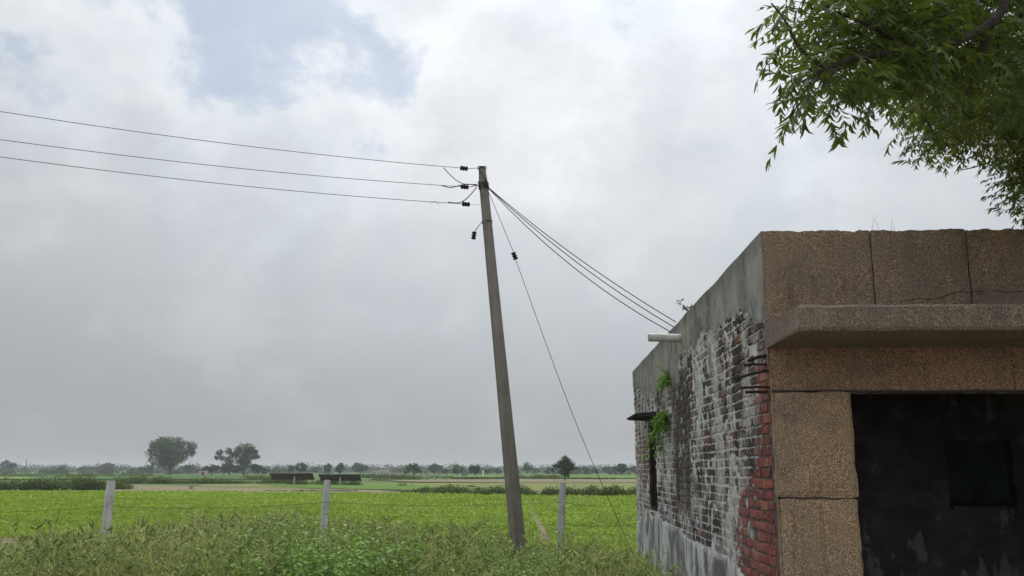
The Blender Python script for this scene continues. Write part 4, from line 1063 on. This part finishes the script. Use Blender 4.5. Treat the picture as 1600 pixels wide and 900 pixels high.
# bushes and lone clumps in the middle fields
def bush(px, b, w_, h_, lab, m=None, n=500):
    D = 1455*2.2/(b-735); W_, H_ = w_*D/1455, h_*D/1455; rng = np.random.default_rng(int(px)); s = Soup()
    for k in range(5):
        c = np.array([rng.uniform(-.3, .3)*W_, rng.uniform(-.3, .3)*W_, 0]); v = rand_dirs(n//5); v[:, 2] = np.abs(v[:, 2])
        pos = c+v*np.array([W_*.3, W_*.3, H_*rng.uniform(.7, 1)])*rng.uniform(.5, 1.05, n//5)[:, None]
        s.leaves(pos, rand_dirs(n//5, .6), rand_dirs(n//5), W_*.06*rng.uniform(.7, 1.4, n//5), W_*.035, rng.uniform(0, .8, n//5)+pos[:, 2]*.1)
    o = link('bush', s.mesh('bush'), m or M['hedge'], label=lab, category='bush'); o.location = ((px-800)/1455*D, D, GZ)
bush(628, 760, 18, 7.5, 'dark low bush on the pale grass right of the solar panels')
bush(644, 760, 6, 5, 'small dark bush right next to the larger one on the pale grass')
bush(703, 761, 10, 6, 'small green bush on the pale grass left of the leaning pole')
bush(735, 761.5, 20, 4, 'very low wide bush on the pale grass nearest the leaning pole')
bush(470, 768.5, 9, 5, 'small dark bush on the earth bund left of the middle fence post')
bush(124, 764, 38, 19, 'largest bush of the left hedgerow, rounded and dark', n=1400)
bush(298, 764.5, 12, 8, 'small upright bush on the bare soil below the tallest tree')
bush(196, 757, 14, 10, 'dark rounded bush just right of the leftmost fence post', n=700)
bush(729, 750, 6, 7, 'little bush at the near edge of the pale track')

# ================================================================== PLANTS GROWING ON THE BUILDING
def wallplant(name, loc, size, n, lab, m, droop=.4, seed=0, cat='wall plant'):
    rng = np.random.default_rng(seed); s = Soup(); T = empty(name, loc, label=lab, category=cat); st = MB()
    for k in range(n):
        a = rng.uniform(-2.3, 2.3)+math.pi; e = rng.uniform(-.5, 1.1); L = size*rng.uniform(.5, 1.0)
        d0 = Vector((math.cos(a)*math.cos(e)*.75, math.sin(a)*math.cos(e), math.sin(e)))
        pts = [Vector((0, 0, 0))+d0*L*t_+Vector((0, 0, -droop*L*t_*t_)) for t_ in (0, .25, .5, .75, 1)]
        st.tube(pts, [.004, .003, .003, .002, .001], 4, cap=False)
        m_ = 16; tt = rng.uniform(.15, 1, m_); P = np.array([(d0*L*t_+Vector((0, 0, -droop*L*t_*t_)))[:] for t_ in tt])
        D = rng.normal(size=(m_, 3))*.6+np.array(d0)*.6+[0, 0, -.5*droop]
        s.leaves(P, D, rng.normal(size=(m_, 3))*.5+[0, 0, 1], rng.uniform(.05, .10, m_), rng.uniform(.018, .032, m_), rng.uniform(.1, 1, m_), fold=.1, curl=.2)
    st.build('stem', M['bark'], T); link('foliage', s.mesh('foliage'), m, T)
    return T
def bl(x, y, z): return B.matrix_basis @ Vector((x, y, z)) if False else Matrix.Translation((2.02, 7.1, 0)) @ Matrix.Rotation(ROT, 4, 'Z') @ Vector((x, y, z))
wallplant('wall_shrub', bl(-.02, 5.75, 2.20), .52, 36, 'leafy green shrub growing out of the brick side wall beside the window', M['wallplant'], .9, 1)
wallplant('wall_shrub', bl(-.02, 5.45, 2.72), .27, 12, 'small green sprig growing on the side wall below the white pipe', M['wallplant'], .1, 2)
wallplant('parapet_plant', bl(.05, 3.9, 3.40), .22, 4, 'tiny brown seedling on the sloping parapet edge above the white pipe', M['tree_dry'], -.8, 3)
def blades(loc, n, h, lab, seed):
    rng = random.Random(seed); b = MB()
    for k in range(n):
        a = rng.uniform(-.5, .5); L = h*rng.uniform(.6, 1); x = rng.uniform(-.05, .05); b.tube([(x, 0, 0), (x+a*L*.3, 0, L*.6), (x+a*L, 0, L)], [.0014, .001, .0004], 4)
    o = b.build('dry_grass_blade', M['tree_dry'], None, label=lab, category='grass blades'); o.location = loc
blades(bl(.78, .05, H), 1, .05, 'single stubby dry blade at the first joint of the front parapet', 1)
blades(bl(.93, .05, H), 2, .17, 'tallest dry grass blades on top of the front parapet', 2)
blades(bl(1.09, .05, H), 2, .13, 'second, thinner tuft of dry grass blades on the front parapet', 3)

# ================================================================== THE NEEM TREE OVERHEAD
NT_ = empty('neem_tree', (6.4, 3.6, 0), label='large green neem tree whose leafy limbs hang over the building from upper right', category='tree')
org = Vector((6.4, 3.6, 0))
limb_pts = []
def limb(pts, r0, r1, name='limb'):
    pts = curve(pts, 6); n = len(pts); limb_pts.extend(pts)
    MB().tube([p-org for p in pts], [r0+(r1-r0)*i/(n-1) for i in range(n)], 8).build(name, M['bark'], NT_, smooth=True)
MB().tube([p-org for p in curve([(6.4, 3.6, -.1), (6.3, 3.7, 1.2), (6.35, 3.8, 2.6), (6.0, 3.9, 3.6)], 6)], [.27-.004*i for i in range(19)], 12).build('trunk', M['bark'], NT_, smooth=True)
lA = [Vector((6.0, 3.9, 3.5)), Vector((3.9, 3.7, 4.0)), at(1640, -60, 4.2), at(1560, 25, 3.9), at(1500, 62, 3.7), at(1420, 78, 3.55), at(1335, 92, 3.4), at(1290, 108, 3.3), at(1255, 128, 3.2)]
limb(lA, .030, .007)
limb([Vector((6.0, 3.9, 3.5)), Vector((4.6, 4.6, 4.2)), at(1650, -20, 5.2), at(1580, 50, 4.9), at(1530, 75, 4.7), at(1450, 100, 4.5), at(1400, 90, 4.3)], .034, .008)
limb([Vector((6.0, 3.9, 3.6)), Vector((5.4, 4.4, 4.6)), Vector((3.4, 3.2, 5.6)), Vector((1.8, 1.8, 6.0))], .11, .03)
limb([Vector((6.0, 3.9, 3.6)), Vector((5.8, 6.0, 5.0)), Vector((5.0, 8.5, 5.9)), at(1560, 220, 9.0)], .10, .02)
limb([Vector((6.0, 3.9, 3.6)), Vector((7.6, 3.2, 5.5)), Vector((8.8, 2.4, 6.4))], .12, .03)
limb([at(1560, 25, 3.9), at(1530, 95, 3.9), at(1510, 150, 4.0)], .014, .006)
limb([at(1420, 78, 3.55), at(1370, 45, 3.5), at(1310, 20, 3.45)], .012, .005)
limb([at(1290, 108, 3.3), at(1250, 75, 3.2), at(1225, 30, 3.2), at(1205, 5, 3.2)], .008, .003)
limb([at(1580, 110, 7), at(1540, 170, 7.5), at(1500, 210, 8)], .02, .008)
limb([at(1545, 255, 8.2), at(1520, 262, 8.2), at(1500, 266, 8.2)], .007, .003)
# compound leaves: a drooping rachis with paired, curved leaflets
def leaflet_arrays(P, D, N, L, W, tone):
    """6-vert curved leaflet, 4 tris"""
    n = len(P); D = unit(D); S = unit(np.cross(D, N)); U_ = np.cross(S, D); L = L[:, None]; W = W[:, None]
    co = np.empty((n, 6, 3)); cv = .16*L
    co[:, 0] = P; co[:, 1] = P+D*L*.32+S*(W*.55+cv*.5); co[:, 2] = P+D*L*.70+S*(W*.34+cv*.55); co[:, 3] = P+D*L-S*cv*.4-U_*L*.06
    co[:, 4] = P+D*L*.66-S*(W*.30-cv*.55); co[:, 5] = P+D*L*.30-S*(W*.45-cv*.5)
    b = np.arange(n)[:, None]*6
    f = np.concatenate([b+np.array(q_) for q_ in ((0, 1, 5), (1, 2, 5), (2, 4, 5), (2, 3, 4))], 0)
    return co.reshape(-1, 3), f, np.repeat(tone, 6)
def compound(seed, pairs=6, L=.26):
    """built hanging along +X with droop; returns arrays"""
    rng = np.random.default_rng(seed); P = []; D = []; N = []; Ls = []; side = []
    droop = rng.uniform(.05, .6)
    def pt(t_): return np.array([L*t_, 0, -droop*L*t_*t_*.6])
    for k in range(pairs):
        t_ = .22+.76*k/(pairs-1)
        for s_ in (-1, 1):
            P.append(pt(t_+rng.uniform(-.02, .02))); D.append([.75+rng.uniform(-.35, .35), s_*.8+rng.uniform(-.3, .3), -.45-droop*t_*.6+rng.uniform(-.45, .3)]); N.append([rng.uniform(-.6, .6), s_*.2+rng.uniform(-.4, .4), s_*1.0])
            Ls.append(.062*rng.uniform(.85, 1.2)*(1 if 0 < k else .8))
    P.append(pt(1.0)); D.append([1, 0, -.6-droop*.6]); N.append([0, .1, 1]); Ls.append(.06)
    P, D, N, Ls = map(np.array, (P, D, N, Ls)); s = Soup()
    s.add(*leaflet_arrays(P, D, N, Ls, Ls*.25, rng.uniform(0, 1, len(P))))
    rach = np.array([pt(0), pt(.35), pt(.7)]); rd_ = np.array([pt(.37)-pt(0), pt(.72)-pt(.35), pt(1)-pt(.7)])
    s.leaves(rach, rd_, np.tile([0, 1, .3], (3, 1)), np.linalg.norm(rd_, axis=1), .0035, .5, fold=0)
    return s.arrays()
comp = [compound(200+k, 4+k % 3, .13+.016*(k % 4)) for k in range(8)]
def in_poly(x, y, poly):
    c = False; j = len(poly)-1
    for i in range(len(poly)):
        if (poly[i][1] > y) != (poly[j][1] > y) and x < (poly[j][0]-poly[i][0])*(y-poly[i][1])/(poly[j][1]-poly[i][1])+poly[i][0]: c = not c
        j = i
    return c
# clusters of twigs: (px, py, depth, spread m, leaves)
LIMB = []
near_poly = [(1240, -60), (1235, 40), (1222, 90), (1232, 120), (1250, 150), (1300, 155), (1345, 125), (1400, 120), (1480, 125), (1700, 150), (1700, -60)]
far_poly = [(1350, 20), (1355, 120), (1405, 150), (1440, 185), (1468, 230), (1500, 240), (1520, 205), (1550, 215), (1585, 250), (1605, 290), (1625, 305), (1760, 420), (1760, 0)]
twigs = []
rng = np.random.default_rng(77); leaves = []   # (pos, azimuth, pitch, scale, tone)
def spray(c, k, r, tone, sc=1.0, up=0.0):
    for _ in range(k):
        o_ = rng.normal(size=3)*r*.5; p = Vector(c)+Vector(o_); a = math.atan2(o_[1]+rng.normal()*.3*r, o_[0]+rng.normal()*.5*r)
        leaves.append((p, a, rng.uniform(-.75, .7)-up, sc*rng.uniform(.8, 1.15), tone+rng.uniform(-.15, .15)))
cnt = 0
while cnt < 200:
    x, y = rng.uniform(1160, 1700), rng.uniform(-60, 200)
    if not in_poly(x, y, near_poly): continue
    dens = .42 if x < 1290 else .7
    if rng.uniform() > dens: continue
    Dd = np.interp(x, [1160, 1300, 1500, 1700], [3.1, 3.4, 4.0, 4.6])+rng.uniform(-.25, .9)
    c_ = at(x, y, Dd); spray(c_, 7, .13, rng.uniform(-.3, .25)); cnt += 1; twigs.append((c_, .0028))
cnt = 0
while cnt < 620:
    x, y = rng.uniform(1320, 1760), rng.uniform(0, 420)
    if not in_poly(x, y, far_poly): continue
    if y < 120 and rng.uniform() < .8: continue
    Dd = rng.uniform(6.0, 9.6) if y > 120 else rng.uniform(5, 8)
    c_ = at(x, y, Dd); spray(c_, 10, .17, rng.uniform(-.4, .9)); cnt += 1; twigs.append((c_, .004))
tb_ = MB(); nodes = list(limb_pts)
twigs.sort(key=lambda q_: min((q_[0]-p).length for p in limb_pts))
for c_, r_ in twigs:
    q_ = min(nodes, key=lambda p: (p-c_).length); L_ = (q_-c_).length
    if L_ > 2.2: continue
    mid = q_.lerp(c_, .5)+Vector((0, 0, .12*L_)); tb_.tube([p-org for p in (q_, q_.lerp(mid, .6)+Vector((0, 0, .02)), mid.lerp(c_, .4), c_)], [r_+.004*min(L_, 1), r_+.002, r_, r_*.5], 5, cap=False); nodes += [mid, c_]
tb_.build('twigs', M['bark'], NT_, kind='stuff')
# the rest of the crown, above and beside the frame
def outside(p):
    rr = Vector(p)-Vector((0, 0, EYE)); dcam = rr.y*cs+rr.z*sn
    if dcam < .2: return True
    u = 800+FPX*rr.x/dcam; v = 450-FPX*(rr.z*cs-rr.y*sn)/dcam
    return not (-60 < u < 1640 and v > -50)
cnt = 0
while cnt < 520:
    v = rng.normal(size=3); v /= np.linalg.norm(v); v *= rng.uniform(.45, 1)**.6
    p = np.array([5.6, 4.2, 6.0]) + v*np.array([5.0, 4.6, 2.5])
    if p[2] < 3.4 or not outside(p): continue
    spray(p, 9, .3, rng.uniform(-.2, .4), 1.5); cnt += 1
# build: the 300 leaves that show largest are single parts, the rest one mesh
def dist(l): return (l[0]-Vector((0, 0, EYE))).length + (50 if outside(l[0]) else 0)
def pxof(p):
    rr = Vector(p)-Vector((0, 0, EYE)); return 800+FPX*rr.x/max(rr.y*cs+rr.z*sn, .1)
leaves = [l for l in leaves if l[0].y < .3 or pxof(l[0]) > 1215 or (pxof(l[0]) > 1172 and math.cos(l[1]) > .1)]
leaves.sort(key=dist)
cm = []
for co, f, t_ in comp:
    me = np_mesh('leaf', co, f, t_); me.materials.append(M['neem']); cm.append(me)
for k, (p, a, e, s_, tn_) in enumerate(leaves[:300]):
    o = link('leaf', cm[k % 8], None, NT_); o.location = p-org; o.rotation_euler = (0, e, a); o.scale = (s_,)*3
fol = Soup(); rest = leaves[300:]
for k, (co, f, t_) in enumerate(comp):
    sel = rest[k::8]
    if not sel: continue
    mats = np.array([(Matrix.Rotation(a, 3, 'Z') @ Matrix.Rotation(e, 3, 'Y')) for p, a, e, s_, tn_ in sel]); sc_ = np.array([l[3] for l in sel]); ps = np.array([(l[0]-org)[:] for l in sel])
    C = np.einsum('nij,vj->nvi', mats, co)*sc_[:, None, None]+ps[:, None]
    F = (f[None]+(np.arange(len(sel))*len(co))[:, None, None]).reshape(-1, 3); T = (t_[None]+np.array([l[4] for l in sel])[:, None]).reshape(-1)
    fol.add(C.reshape(-1, 3), F, T)
link('foliage', fol.mesh('foliage'), M['neem'], NT_, kind='stuff')

# ================================================================== HAZE
hz = MB(); hz.box((0, 1100, 10.5), (5200, 3400, 25)); m = bpy.data.materials.new('haze'); m.use_nodes = True; t = NT(m.node_tree)
pv = t.n('ShaderNodeVolumePrincipled', {'Color': (.90, .96, 1.0), 'Density': .0003, 'Anisotropy': .1})
t.n('ShaderNodeOutputMaterial', {'Volume': pv}); hz.build('haze', m, None, kind='stuff')
